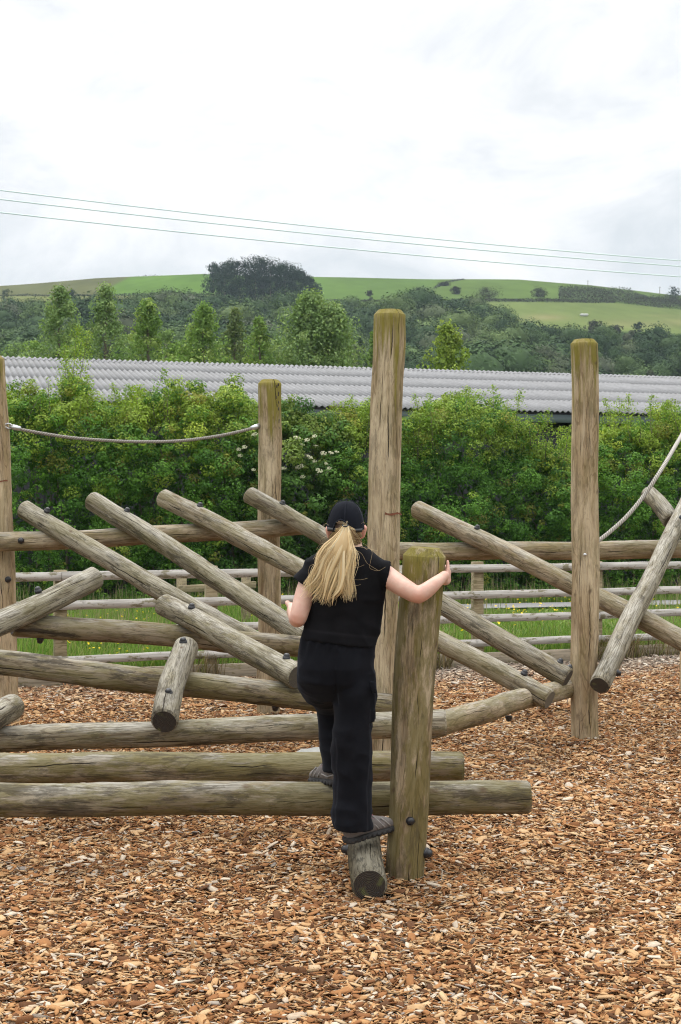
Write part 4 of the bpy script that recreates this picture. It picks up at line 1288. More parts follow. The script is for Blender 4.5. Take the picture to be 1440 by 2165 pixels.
htree('thorn_tree', 'dark bush cutting the long left hedgerow below the brown field', 150, 642, 612, 34, TD, None, n=800, leaf=0.5, clumps=50, crown_base=0.0)
htree('willow_tree', 'silvery grey willow on the wood edge left of the right hilltop field', 893, 662, 612, 60, ((0.075, 0.09, 0.06), (0.11, 0.125, 0.085), (0.14, 0.15, 0.11)), None, n=1800, leaf=0.5, clumps=80, crown_base=0.0)
htree('willow_tree', 'pale silvery willow lower on the wood edge right of the tallest post', 915, 700, 672, 56, ((0.12, 0.14, 0.10), (0.15, 0.17, 0.125), (0.17, 0.19, 0.14)), None, n=1500, leaf=0.45, clumps=70, crown_base=0.0)

def bank(name, label, category, pts, n, leaf, hgt, cols, kind=None):
    P, Nn, S, Cc = [], [], [], []
    seg = []
    for a_, b_ in zip(pts[:-1], pts[1:]): seg.append((b_[0] - a_[0]))
    tot = sum(abs(s) for s in seg)
    for (a_, b_), s in zip(zip(pts[:-1], pts[1:]), seg):
        m = max(2, int(n * abs(s) / tot))
        t = rng.random(m)
        px_ = a_[0] + (b_[0] - a_[0]) * t
        y0 = a_[1] + (b_[1] - a_[1]) * t; y1 = a_[2] + (b_[2] - a_[2]) * t
        py_ = y0 + (y1 - y0) * rng.random(m)
        for x_, y_ in zip(px_, py_):
            q = hill_pt(x_, y_)
            lump = 0.55 + 0.45 * vnoise(np.array([[q.x * .12, q.y * .05, 0]]), 55)[0]
            P.append((q.x + rng.normal(0, .3), q.y + rng.normal(0, .6), q.z + rng.random() * hgt * max(0.15, lump))); Nn.append((rng.normal(0, .7), rng.normal(-.4, .5), .8)); S.append(leaf * rng.uniform(.6, 1.4))
    c = np.array(cols)[rng.integers(0, len(cols), len(P))] * rng.uniform(0.7, 1.3, (len(P), 1))
    v, f = leaf_quads(np.array(P), np.array(Nn), np.array(S), asp=.8)
    me = np_mesh(name, v, f, (M_FAR,)); cattr(me, 'tint', np.repeat(c, 4, axis=0))
    return tag(link(name, me), label, category, kind=kind)
HGc = [(0.018, 0.025, 0.013), (0.028, 0.032, 0.018), (0.034, 0.032, 0.022)]
bank('gorse_bank', 'dark gorse thicket spreading over the right end of the hill', 'gorse', [(1182, 612, 634), (1230, 611, 637), (1300, 616, 641), (1360, 624, 648), (1440, 638, 656), (1560, 655, 680)], 15000, 0.5, 3.4, HGc, 'stuff')
bank('hedgerow', 'long dark hedgerow running below the brown and green fields at left', 'hedgerow', [(-120, 626, 628), (180, 625, 627), (440, 624, 627)], 3500, 0.4, 1.1, HGc)
bank('hedgerow', 'hedgerow dividing the upper and lower fields on the right hill', 'hedgerow', [(955, 634, 640), (1100, 634, 638), (1190, 635, 639), (1300, 636, 642)], 4000, 0.45, 1.3, HGc)
bank('hedgerow', 'short dark hedgerow climbing to the skyline above the grey willow', 'hedgerow', [(918, 612, 606), (938, 602, 597), (955, 596, 594), (980, 592.5, 591.5)], 500, 0.5, 0.9, HGc)
bank('hedgerow', 'thin hedgerow between the middle green field and the wood', 'hedgerow', [(690, 637, 640), (880, 636, 640)], 700, 0.5, 0.8, HGc)
bank('hedgerow', 'low wall of scrub on the skyline over the left fields', 'hedgerow', [(235, 586.5, 585), (340, 583.5, 582)], 220, 0.35, 0.4, HGc)
# feeder in the lower field and a pole on the skyline
fp = hill_pt(1235, 667)
fe = MB(); k_ = fp.y / FPX
fe.box((0, 0, 3 * k_), (9 * k_, 4 * k_, 2.2 * k_), None, 0, 0.25); fe.box((0, 0, 0.8 * k_), (7 * k_, 3 * k_, 0.8 * k_), None, 0, 0.1)
tag(link('water_trough', fe.mesh('water_trough', (simple_mat('pale_trough', (0.5, 0.5, 0.48), 0.7),)), None, Matrix.Translation(fp)), 'tiny pale trough lying in the lower right field', 'trough')
for (px_, py_, tp_, lb) in ((1243, 606, 592, 'thin pole on the skyline at the left end of the gorse thicket'), (1395, 621, 606, 'thin pole on the skyline left of the round thorn tree')):
    q = hill_pt(px_, py_); hq = (py_ - tp_) / FPX * q.y
    pm = MB(); pm.tube([(0, 0, -0.5), (0, 0, hq)], [0.11, 0.09], 6); pm.box((0, 0, hq * 0.93), (0.5, 0.05, 0.05))
    tag(link('pole', pm.mesh('pole', (M_BARK,)), None, Matrix.Translation(q)), lb, 'pole')

# ================================================================== overhead cables
m_cable = simple_mat('weathered_cable', (0.62, 0.74, 0.74), 0.6)
def cable(label, ya, yb, sag):
    dA, dB = 42.0, 58.0
    A, B = W(0, ya, dA), W(1440, yb, dB)
    pts = []
    for t in np.linspace(-0.9, 1.9, 60):
        p = A + (B - A) * t
        p = p + Vector((0, 0, sag * (t * (t - 1))))
        pts.append(p)
    mb_ = MB(); mb_.tube(pts, 0.020, 6)
    tag(link('overhead_cable', mb_.mesh('overhead_cable', (m_cable,), True)), label, 'cable', 'overhead cables')
cable('highest of the three cables crossing the sky', 402, 551, 0.55)
cable('middle one of the three cables crossing the sky', 421, 563, 0.55)
cable('lowest of the three cables crossing the sky', 449, 585, 0.5)

# ================================================================== post and rail fence
def sawn_material(name, c1, c2, moss):
    m, nt, b = mat(name)
    N = NT(nt)
    tc = N.n('ShaderNodeTexCoord').outputs['Object']
    oi = N.n('ShaderNodeObjectInfo').outputs['Random']
    cb = N.n('ShaderNodeCombineXYZ'); N.l(N.math('MULTIPLY', oi, 37.0), cb.inputs['X'])
    va = N.n('ShaderNodeVectorMath', operation='ADD'); N.l(tc, va.inputs[0]); N.l(cb.outputs[0], va.inputs[1])
    v = va.outputs[0]
    g = N.noise(N.mapv(v, (3, 60, 60)), 1.0, 5, 0.6)
    st = N.noise(N.mapv(v, (7, 20, 20)), 1.0, 8, 0.7)
    c = N.mix(N.rng(g, 0.40, 0.62), c1, c2)
    c = N.mix(N.rng(st, 0.54, 0.60, 0, moss), c, (0.13, 0.11, 0.045))
    c = N.mix(N.rng(N.noise(N.mapv(v, (9, 9, 9), (3, 3, 3)), 1, 4), 0.62, 0.72, 0, 0.5), c, (0.10, 0.085, 0.07))
    N.l(c, b.inputs['Base Color']); b.inputs['Roughness'].default_value = 0.85
    N.l(N.bump(g, 0.4, 0.004), b.inputs['Normal'])
    return m
M_RAIL = sawn_material('silvered_rail', (0.46, 0.44, 0.405), (0.33, 0.31, 0.28), 0.8)
M_FPOST = sawn_material('fence_post_wood', (0.29, 0.24, 0.145), (0.18, 0.14, 0.075), 0.75)
M_GRAVEL = sawn_material('gravel_board_wood', (0.30, 0.25, 0.18), (0.20, 0.165, 0.115), 0.8)
f_dir = Vector((1, FS, 0)).normalized(); f_n = Vector((-f_dir.y, f_dir.x, 0))
FROT = Matrix((f_dir, f_n, Vector((0, 0, 1)))).transposed().to_4x4()
fence = empty('post_and_rail_fence', (0, FD0, 0), 'weathered post and rail fence with four rails behind the climbing frame', 'fence')
p_first = fence_pt(130)
posts = [p_first + f_dir * 1.497 * q for q in range(-2, 8)]
fpm = MB()
fpm.box((0, 0, 0.44), (0.058, 0.04, 0.67), None, 0, 0.006)
FPOST = fpm.mesh('post', (M_FPOST,))
for q, p in enumerate(posts):
    M = FROT @ Matrix.Rotation(R(rng.normal(0, 0.6)), 4, 'Y'); M.translation = p + f_n * 0.062 + Vector((0, 0, rng.uniform(-.02, .02)))
    # posts point up: swap so grain runs along height is handled by object coords
    link('post', FPOST, fence, M)
rail_z = [(1.045, 0.042), (0.765, 0.042), (0.508, 0.040), (0.243, 0.038)]
for zi, (zc, hh) in enumerate(rail_z):
    for q in range(0, len(posts) - 1, 2):
        L = 1.497 * 2 - 0.004
        rm = MB()
        n = 14
        xs = np.linspace(-L / 2, L / 2, n)
        wav = np.cumsum(rng.normal(0, .0016, n)); dz = np.cumsum(rng.normal(0, .0018, n)); dz -= np.linspace(dz[0], dz[-1], n)
        V, Q = [], []
        for i_, x in enumerate(xs):
            for (sy, sz) in ((-1, -1), (1, -1), (1, 1), (-1, 1)):
                V.append((x, sy * 0.018 + wav[i_], sz * hh + dz[i_]))
        for i_ in range(n - 1):
            for k in range(4):
                a, b_ = i_ * 4 + k, i_ * 4 + (k + 1) % 4
                Q.append((a, a + 4, b_ + 4, b_))
        Q += [(0, 1, 2, 3), (4 * n - 1, 4 * n - 2, 4 * n - 3, 4 * n - 4)]
        rm.add(V, Q)
        M = FROT.copy(); M.translation = (posts[q] + posts[q + 2 if q + 2 < len(posts) else q + 1]) / 2 + Vector((0, 0, zc + rng.normal(0, .004)))
        link('rail', rm.mesh('rail', (M_RAIL,)), fence, M)
for q in range(0, len(posts) - 1):
    gm = MB(); gm.box((0, 0, 0), (1.497 / 2 - 0.002, 0.022, 0.085), None, 0, 0.004)
    M = FROT.copy(); M.translation = (posts[q] + posts[q + 1]) / 2 + f_n * -0.002 + Vector((0, 0, 0.062 + rng.normal(0, .004)))
    link('gravel_board', gm.mesh('gravel_board', (M_GRAVEL,)), fence, M)

# short barrier beyond the fence
low = empty('low_barrier', tuple(W(450, 1240, 19.0).xy) + (0,), 'short wooden barrier in the meadow behind the left part of the fence', 'barrier')
A_, B_ = W(384, 1228, 18.6), W(520, 1222, 19.6)
dxy = Vector((B_.x - A_.x, B_.y - A_.y, 0)).normalized()
LR = Matrix((dxy, Vector((-dxy.y, dxy.x, 0)), Vector((0, 0, 1)))).transposed().to_4x4()
for P_ in (A_, B_):
    pm = MB(); pm.box((0, 0, P_.z / 2), (0.05, 0.05, P_.z / 2 + 0.05), None, 0, 0.006)
    M = LR.copy(); M.translation = Vector((P_.x, P_.y, 0)); link('post', pm.mesh('post', (M_FPOST,)), low, M)
pm = MB(); pm.box((0, 0, 0), ((B_ - A_).length / 2 + 0.12, 0.018, 0.048), None, 0, 0.005)
M = LR.copy(); M.translation = (A_ + B_) / 2 + LR.to_3x3() @ Vector((0, -0.07, -0.10)); link('rail', pm.mesh('rail', (M_FPOST,)), low, M)

# ================================================================== log climbing frame
FR = empty('log_climbing_frame', (0, 8.5, 0), 'climbing frame of weathered round logs bolted to tall posts on bark chips', 'climbing frame')
def post(px_b, py_b, d, px_t, py_t, r_b, r_t, label=None, dt=0.0, **kw):
    b_ = W(px_b, py_b, d); t_ = W(px_t, py_t, d + dt)
    ax = (t_ - b_).normalized()
    return make_log('post', b_ - ax * 0.25, t_, r_b, r_t, FR, label, chamfer=kw.pop('chamfer', 0.027), chz=kw.pop('chz', 0.030), **kw)
PK = dict(bleach=0.2, moss=0.34, stain=0.18)
p_stub = post(855, 1868, 6.33, 897, 1158, 0.0845, 0.096, 'short thick leaning post with green algae that the climber grips', dt=-0.06,
              grey=0.42, moss=0.78, bleach=0.2, stain=0.5, topmoss=0.5, cracks=(0.12, -0.35, 0.62), chamfer=0.030, chz=0.035, tone=0.84, seed=41, rough=1.25)
p_mid = post(804, 1647, 8.8, 824, 656, 0.104, 0.0985, 'tallest post with a mossy chamfered top and a rust line', dt=0.0, grey=0.42, topmoss=0.9, cracks=(0.05, -0.4, 0.55), seed=42, **PK)
p_right = post(1235, 1566, 10.26, 1236, 718, 0.0985, 0.098, 'tall pinkish post standing on the open chips at right', grey=0.34, topmoss=0.8, cracks=(0.25, -0.55, 0.8), seed=43, **PK)
p_left = post(14, 1537, 10.95, -17, 752, 0.0975, 0.0975, 'leaning post at the left edge', grey=0.28, topmoss=0.6, cracks=(0.35, 0.8, 0.1), seed=44, **PK)
p_back = post(569, 1516, 11.45, 571, 803, 0.0935, 0.0935, 'notched post holding the end of the slack rope', grey=0.42, topmoss=0.9, cracks=(0.55, -0.3, 0.2), seed=45, bleach=0.2, moss=0.35, stain=0.15)
p_out = post(1512, 1489, 12.18, 1512, 690, 0.098, 0.098, grey=0.24, topmoss=0.8, cracks=(0.25, -0.55, 0.8), seed=47, **PK)
p_far = post(1453, 1471, 12.76, 1453, 1352, 0.07, 0.07, 'short thin post at the right edge', grey=0.2, topmoss=0.0, cracks=(0.4, 0.9, 0.1), seed=46, bleach=0.2, moss=0.1, stain=0.1)

def log(a, b_, r0, r1, px0=None, px1=None, py0=None, py1=None, label=None, **kw):
    A, B = W(*a), W(*b_)
    P0 = along(A, B, px=px0) if px0 is not None else along(A, B, py=py0)
    P1 = along(A, B, px=px1) if px1 is not None else along(A, B, py=py1)
    return make_log('log', P0, P1, r0, r1, FR, label, **kw)
LK = dict(tone=0.86, grey=1.0, moss=0.36, stain=0.34, bleach=1.0)
DK = dict(tone=0.62, grey=0.62, moss=0.55, stain=0.9, bleach=0.9)
l_F = log((0, 1691, 6.55), (1122, 1686.5, 6.55), 0.0775, 0.0765, px0=-330, px1=1121, label='nearest low horizontal log, wet and mossy, under the left boot', tone=0.66, seed=1, grey=0.70, moss=0.62, stain=0.75, bleach=1.0, bow=0.004, cracks=(0.35, 1.1, 0.0))
l_S = log((0, 1622, 7.28), (980, 1620.5, 7.28), 0.0785, 0.0775, px0=-330, px1=980, label='second low horizontal log, greener than the one before it', tone=0.64, seed=2, grey=0.62, moss=0.72, stain=0.65, bleach=0.9, bow=0.004, cracks=(-0.3, 0.9, 0.4))
l_A = log((0, 1563, 8.15), (945, 1527, 8.0), 0.0735, 0.0765, px0=-330, px1=944, label='low log with wavy grain that butts against the rising log', tone=0.78, seed=3, grey=0.85, moss=0.40, stain=0.45, bleach=1.0, endlight=0.8, bow=0.006, cracks=(0.6, -0.4, 1.1))
l_C = log((0, 1399, 8.5), (650, 1473, 8.62), 0.078, 0.076, px0=-330, px1=829, label='dark stained log sloping gently down to the tallest post', seed=4, **DK)
l_D = log((100, 1326, 9.1), (570, 1364, 9.8), 0.0755, 0.075, px0=27, px1=745, label='dark damp log above the sloping one, black patches on its left', tone=0.60, seed=5, grey=0.55, moss=0.45, stain=1.0, bleach=0.8)
l_E = log((0, 1144, 10.75), (600, 1114, 11.27), 0.0735, 0.0725, px0=-200, px1=642, label='high horizontal log carrying the four slanting logs', tone=0.84, seed=6, grey=0.55, moss=0.45, stain=0.25, bleach=0.8)
l_H = log((87, 1275, 9.05), (0, 1315, 8.8), 0.0775, 0.0775, px0=203, px1=-230, label='pale grey log rising to the right at the left edge', seed=7, endlight=0.9, **LK)
l_K = log((402, 1309, 9.45), (602, 1418, 8.6), 0.077, 0.0765, px0=347, px1=629, label='short grey log slanting down to the climber\'s left hip', seed=8, endlight=0.25, **LK)
l_J = log((387, 1389, 8.62), (357, 1496, 8.06), 0.0765, 0.0765, py0=1368, py1=1527, label='stubby grey log pointing towards the viewer with a black end', tone=0.70, seed=9, grey=1.0, moss=0.1, stain=0.65, bleach=0.7)
l_L = log((0, 1508, 8.12), (-80, 1552, 7.6), 0.0765, 0.0765, px0=28, px1=-280, label='log end poking in at the left edge above the low logs', seed=10, endlight=0.9, **LK)
l_G1 = log((93, 1101, 10.85), (545, 1361, 10.02), 0.0745, 0.0755, px0=48, px1=592, label='leftmost of the four long slanting logs', seed=11, endlight=0.8, **LK)
l_G2 = log((261, 1100, 10.93), (620, 1331, 10.1), 0.0745, 0.0755, px0=193, px1=648, label='second long slanting log from the left with swirling grain', seed=12, endlight=0.8, **LK)
l_G3 = log((416, 1089, 11.05), (1100, 1446, 9.55), 0.0725, 0.0725, px0=343, px1=1163, label='third long slanting log, passing behind the climber to the right', tone=0.88, seed=13, endlight=0.6, grey=0.8, moss=0.45, stain=0.15, bleach=0.9)
l_G4 = log((590, 1083, 11.15), (1174, 1421, 10.1), 0.068, 0.0765, px0=525, px1=1200, label='fourth long slanting log, its sawn lower end against the right post', tone=0.80, seed=14, endlight=0.25, grey=0.9, moss=0.3, stain=0.25, bleach=0.9)
l_B = log((930, 1534, 8.3), (1195, 1457, 10.25), 0.073, 0.070, px0=915, px1=1204, label='low log rising from behind the wavy grained log to the right post', tone=0.76, seed=15, grey=0.45, moss=0.55, stain=0.3, bleach=0.7, endlight=.5, bow=0.02)
l_E2 = log((850, 1164, 12.05), (1440, 1159, 11.95), 0.0765, 0.0755, px0=780, px1=1640, label='high horizontal log on the right behind the tall post', tone=0.80, seed=16, grey=0.5, moss=0.45, stain=0.25, bleach=0.8)
l_R1 = log((1003, 1136, 11.90), (1320, 1294, 10.87), 0.0785, 0.0765, px0=880, px1=1620, label='long log slanting down to the right behind the tall right post', tone=0.82, seed=17, endlight=0.7, grey=0.6, moss=0.4, stain=0.2, bleach=0.8)
l_R2 = log((1267, 1448, 9.98), (1430, 1112, 11.65), 0.0745, 0.0725, px0=1267, px1=1490, label='silvery log leaning up to the right with a dark sawn lower end', tone=0.90, seed=18, endlight=0.12, grey=1.0, moss=0.0, stain=0.35, bleach=1.0, bow=0.004)
l_R3 = log((1378, 1052, 12.25), (1420, 1104, 11.95), 0.073, 0.073, px0=1370, px1=1419, label='short grey log end behind the silvery leaning log', tone=0.88, seed=19, endlight=0.4, grey=1.0, moss=0.2, stain=0.3, bleach=1.0)
l_T = make_log('log', W(781, 1874, 5.97), along(W(781, 1874, 5.97), W(772, 1790, 6.40), py=1745) , 0.0765, 0.0765, FR, 'short log on the chips pointing at the viewer, the right boot on it', tone=0.52, bow=0.002, rough=0.5, seed=20, grey=1.0, moss=0.15, stain=0.95, bleach=0.1)

SM = MB(); SM.lathe([(0, 0), (0.012, 0), (0.0115, 0.004), (0.008, 0.0075), (0, 0.009)], sides=14)
STUD = SM.mesh('bolt', (M_STEEL,), True)
for lg, px in ((l_G1, 92), (l_G2, 261), (l_G3, 416), (l_G4, 589), (l_K, 402), (l_K, 602), (l_H, 87), (l_G2, 637), (l_G3, 1100), (l_G4, 1174), (l_R1, 1003)):
    bolt(lg, UP, px=px)
bolt(l_J, UP, py=1382); bolt(l_J, UP, py=1492)
for lg, px in ((l_D, 88), (l_C, 586), (l_B, 1076)):
    bolt(lg, -UP, px=px)
CAMV = Vector((0, -1, 0.0))
bolt(l_E, Vector((0, -1, -.05)), px=44)
bolt(p_stub, Vector((0.03, -1, 0)), py=1723)
bolt(p_stub, Vector((1, -0.35, 0)), py=1797)
bolt(p_left, Vector((0.75, -0.75, 0)), py=1225)
bolt(p_right, Vector((-0.12, -1, 0)), py=1172, mesh=STUD)
bolt(p_right, Vector((-1, -0.15, 0)), py=1411)
bolt(l_R2, Vector((1, -0.1, 0)), py=1417)
bolt(l_R2, Vector((-0.05, -1, 0.2)), py=1109)
bolt(l_T, Vector((-1, -0.1, .1)), py=1800)
# rust lines left by straps on two posts
def rust_line(pst, py, a0, a1, w=0.007):
    p0, p1, r0, r1 = o_axis[pst.name]
    c = along(p0, p1, py=py); L = (p1 - p0).length; z0 = (c - p0).length; r = r0 + (r1 - r0) * z0 / L
    n = 26; V, Q = [], []
    for i_ in range(n):
        a = a0 + (a1 - a0) * i_ / (n - 1)
        hh = w * (0.55 + 0.6 * random.random()) * (0.4 if i_ in (0, n - 1) else 1)
        for zz, rr in ((-hh, 0.004), (hh, 0.004)):
            V.append(((r + rr) * math.cos(a), (r + rr) * math.sin(a), z0 + zz + 0.004 * math.sin(i_ * .7)))
    for i_ in range(n - 1): Q.append((i_ * 2, i_ * 2 + 2, i_ * 2 + 3, i_ * 2 + 1))
    mb_ = MB(); mb_.add(V, Q)
    link('rust_line', mb_.mesh('rust_line', (M_RUST,)), pst, WM[pst.name])
rust_line(p_mid, 1086, -1.5, 1.3)
rust_line(p_left, 1018, -1.4, 1.5, 0.006)
def nail_row(pst, y0, y1, angs, n):
    p0, p1, r0, r1 = o_axis[pst.name]; L = (p1 - p0).length
    mb_ = MB()
    for q in range(n):
        c = along(p0, p1, py=y0 + (y1 - y0) * q / (n - 1) + random.uniform(-4, 4)); z0 = (c - p0).length
        a = random.choice(angs) + random.uniform(-.05, .05); r = r0 + 0.002
        mb_.box((r * math.cos(a), r * math.sin(a), z0), (0.004, 0.0045, 0.012 * random.uniform(.6, 1.2)), Matrix.Rotation(a, 3, 'Z'))
    o = link('nail_stubs', mb_.mesh('nail_stubs', (simple_mat('rusty_nail', (0.035, 0.025, 0.02), 0.8),)), pst, WM[pst.name])
    o['kind'] = 'stuff'
nail_row(p_back, 815, 1050, (0.62, 0.85), 34)

# ================================================================== ropes
m_rope, nt_, bs_ = mat('twisted_rope')
N_ = NT(nt_)
at_ = N_.gattr('lay').outputs['Fac']
N_.l(N_.mix(N_.rng(N_.math('SINE', at_), -0.6, 0.9), N_.mix(N_.oattr('pale'), (0.17, 0.15, 0.125), (0.36, 0.335, 0.295)), N_.mix(N_.oattr('pale'), (0.29, 0.262, 0.225), (0.52, 0.49, 0.44))), bs_.inputs['Base Color'])
bs_.inputs['Roughness'].default_value = 0.9
N_.l(N_.bump(N_.math('SINE', at_), 0.8, 0.004), bs_.inputs['Normal'])
def rope(pts, r, label, pale):
    n = 220
    pts = [Vector(p) for p in pts]
    # resample by Catmull-Rom
    P = [pts[0] * 2 - pts[1]] + pts + [pts[-1] * 2 - pts[-2]]
    out = []
    for i_ in range(1, len(P) - 2):
        for q in range(24):
            t = q / 24
            a, b_, c, d = P[i_ - 1], P[i_], P[i_ + 1], P[i_ + 2]
            out.append(0.5 * ((2 * b_) + (c - a) * t + (2 * a - 5 * b_ + 4 * c - d) * t * t + (3 * b_ - a - 3 * c + d) * t ** 3))
    out.append(pts[-1])
    V, Q, T = tube(out, r, 12)
    me = np_mesh('rope', np.array(V), [np.array(Q), np.array(T)], (m_rope,), True)
    lay = []
    s = 0
    for i_, p in enumerate(out):
        if i_: s += (p - out[i_ - 1]).length
        for k in range(12): lay.append(s * 330 + 3 * 2 * math.pi * k / 12)
    lay += [0, 0]
    fattr(me, 'lay', lay)
    o = link('rope', me)
    o['pale'] = pale
    return tag(o, label, 'rope')
rp1 = [W(20, 902, 10.92), W(60, 911, 10.94), W(140, 924, 11.0), (W(220, 931, 11.06)), W(300, 934, 11.13), W(380, 932, 11.2), W(460, 922, 11.29), W(520, 909, 11.36), W(549, 900, 11.40)]
ro1 = rope(rp1, 0.0125, 'grey rope hanging slack between the left edge post and the notched post', 0.25)
def fitting(parent, p, dirv, s=1.0):
    mb_ = MB()
    d = Vector(dirv).normalized()
    mb_.tube([p, p + d * 0.035 * s, p + d * 0.075 * s], [0.019 * s, 0.021 * s, 0.017 * s], 12)
    link('end_ferrule', mb_.mesh('end_ferrule', (M_STEEL,), True), parent, Matrix.Identity(4))
    m2 = MB()
    for k in range(14):
        a0, a1 = 2 * math.pi * k / 14, 2 * math.pi * (k + 1) / 14
        m2.tube([p - d * 0.018 * s + Vector((0.5 * d.x * math.cos(a), 0, 0)) * 0.02 + (d * math.cos(a) + Vector((0, 0, 1)) * math.sin(a)) * 0.019 * s for a in (a0, a1)], 0.0065 * s, 6)
    link('eye_ring', m2.mesh('eye_ring', (M_STEEL,), True), parent)
fitting(ro1, rp1[0] + Vector((0.012, 0, 0)), rp1[1] - rp1[0])
fitting(ro1, rp1[-1], rp1[-2] - rp1[-1])
ro2 = rope([W(1262, 1146, 10.40), W(1290, 1124, 10.45), W(1325, 1092, 10.5), W(1360, 1050, 10.55), W(1395, 998, 10.6), W(1425, 948, 10.9), W(1450, 902, 11.4), W(1492, 806, 12.08)], 0.0155,
     'pale rope curving up from the tall right post to the right edge', 1.0)

# flat stone lying behind the low logs
sm = bmesh.new()
bmesh.ops.create_icosphere(sm, subdivisions=3, radius=1)
for v in sm.verts:
    f = 1 + 0.18 * float(vnoise(np.array([v.co]) * 1.7, 70)[0]) + 0.06 * float(vnoise(np.array([v.co]) * 5, 71)[0])
    v.co = Vector((v.co.x * 0.16 * f, v.co.y * 0.11 * f, max(-0.5, min(0.55, v.co.z)) * 0.06 * f))
sme = bpy.data.meshes.new('flat_stone'); sm.to_mesh(sme); sm.free()
sme.materials.append(simple_mat('grey_stone', (0.30, 0.30, 0.28), 0.9, 0, 18, 0.25, 0.4))
sp_ = W(678, 1589, 9.5); sp_.z = 0.03
tag(link('flat_stone', sme, None, Matrix.Translation(sp_)), 'flat grey stone half hidden behind the second low log', 'stone')

# ================================================================== the climber
def ring_loft(mb, rings, sides=28, m=0, power=2.0):
    """rings: (centre, u, v) -> closed tube with elliptical sections; u, v are half-axis vectors"""
    V, Q, T = [], [], []
    for (c, u, v) in rings:
        c, u, v = Vector(c), Vector(u), Vector(v)
        for k in range(sides):
            a = 2 * math.pi * k / sides
            ca, sa = math.cos(a), math.sin(a)
            e = 2.0 / power
            V.append(c + u * math.copysign(abs(ca) ** e, ca) + v * math.copysign(abs(sa) ** e, sa))
    n = len(rings)
    for i in range(n - 1):
        for k in range(sides):
            a, b_ = i * sides + k, i * sides + (k + 1) % sides
            Q.append((a, b_, b_ + sides, a + sides))
    for i, fl in ((0, True), (n - 1, False)):
        c = len(V); V.append(Vector(rings[i][0]))
        for k in range(sides):
            a, b_ = i * sides + k, i * sides + (k + 1) % sides
            T.append((b_, a, c) if fl else (a, b_, c))
    mb.add(V, Q, T, m)

def smooth_path(pts, sub=6):
    """Catmull-Rom through rows of numbers"""
    P = [np.array(p, dtype=float) for p in pts]
    P = [2 * P[0] - P[1]] + P + [2 * P[-1] - P[-2]]
    out = []
    for i in range(1, len(P) - 2):
        a, b_, c, d = P[i - 1:i + 3]
        for q in range(sub):
            t = q / sub
            out.append(0.5 * (2 * b_ + (c - a) * t + (2 * a - 5 * b_ + 4 * c - d) * t * t + (3 * b_ - a - 3 * c + d) * t ** 3))
    out.append(P[-2])
    return out

def limb(mb, rows, sides=20, flat=1.0):
    """rows: (Vector, radius) -> round tapered limb, rounded ends"""
    pr = smooth_path([(*p, r) for p, r in rows], 5)
    p0 = Vector(pr[0][:3]); p1 = Vector(pr[1][:3]); pn = Vector(pr[-1][:3]); pm = Vector(pr[-2][:3])
    d0 = (p0 - p1).normalized(); dn = (pn - pm).normalized()
    pts = [p0 + d0 * pr[0][3] * .75, p0 + d0 * pr[0][3] * .45] + [Vector(q[:3]) for q in pr] + [pn + dn * pr[-1][3] * .45, pn + dn * pr[-1][3] * .75]
    rr = [pr[0][3] * .45, pr[0][3] * .85] + [q[3] for q in pr] + [pr[-1][3] * .85, pr[-1][3] * .45]
    mb.tube(pts, rr, sides)

def fused(name, mb, voxel, mats, smooth_it=6, fac=0.5):
    """one continuous surface from overlapping shapes"""
    me = mb.mesh(name + '_raw')
    o = bpy.data.objects.new(name + '_raw', me)
    COL.objects.link(o)
    r_ = o.modifiers.new('r', 'REMESH'); r_.mode = 'VOXEL'; r_.voxel_size = voxel; r_.adaptivity = 0.0
    s_ = o.modifiers.new('s', 'SMOOTH'); s_.iterations = smooth_it; s_.factor = fac
    dg = bpy.context.evaluated_depsgraph_get()
    out = bpy.data.meshes.new_from_object(o.evaluated_get(dg), depsgraph=dg)
    bpy.data.objects.remove(o); bpy.data.meshes.remove(me)
    out.name = name
    out.materials.clear()
    for m in mats: out.materials.append(m)
    out.polygons.foreach_set('use_smooth', np.ones(len(out.polygons), dtype=bool))
    out.update()
    return out

def get_co(me):
    a = np.empty(len(me.vertices) * 3, dtype=np.float32); me.vertices.foreach_get('co', a)
    n = np.empty(len(me.vertices) * 3, dtype=np.float32); me.vertices.foreach_get('normal', n)
    return a.reshape(-1, 3).astype(float), n.reshape(-1, 3).astype(float)
def set_co(me, co):
    me.vertices.foreach_set('co', co.astype(np.float32).ravel()); me.update()
def pix(co):
    return CX + co[:, 0] / co[:, 1] * FPX, CY - (co[:, 2] - HCAM) / co[:, 1] * FPX

D0 = 6.20                                   # distance of the climber's spine
KP = FPX / D0                                # photo pixels per metre there
m_skin, nt_, bs_ = mat('skin')
N_ = NT(nt_)
tc_ = N_.n('ShaderNodeTexCoord').outputs['Object']
fl_ = N_.gattr('flush').outputs['Fac']
c_ = N_.mix(N_.rng(N_.noise(tc_, 14, 4), 0.35, 0.65), (0.60, 0.385, 0.30), (0.53, 0.315, 0.245))
c_ = N_.mix(fl_, c_, (0.60, 0.27, 0.20))
c_ = N_.mix(N_.rng(N_.noise(tc_, 45, 5, 0.7), 0.45, 0.68, 0, 0.35), c_, (0.56, 0.27, 0.205))
N_.l(c_, bs_.inputs['Base Color'])
bs_.inputs['Roughness'].default_value = 0.5
bs_.inputs['Subsurface Weight'].default_value = 0.12
bs_.inputs['Subsurface Radius'].default_value = (0.012, 0.005, 0.003)
bs_.inputs['Subsurface Scale'].default_value = 0.6
N_.l(N_.bump(N_.noise(tc_, 260, 3), 0.08, 0.001), bs_.inputs['Normal'])

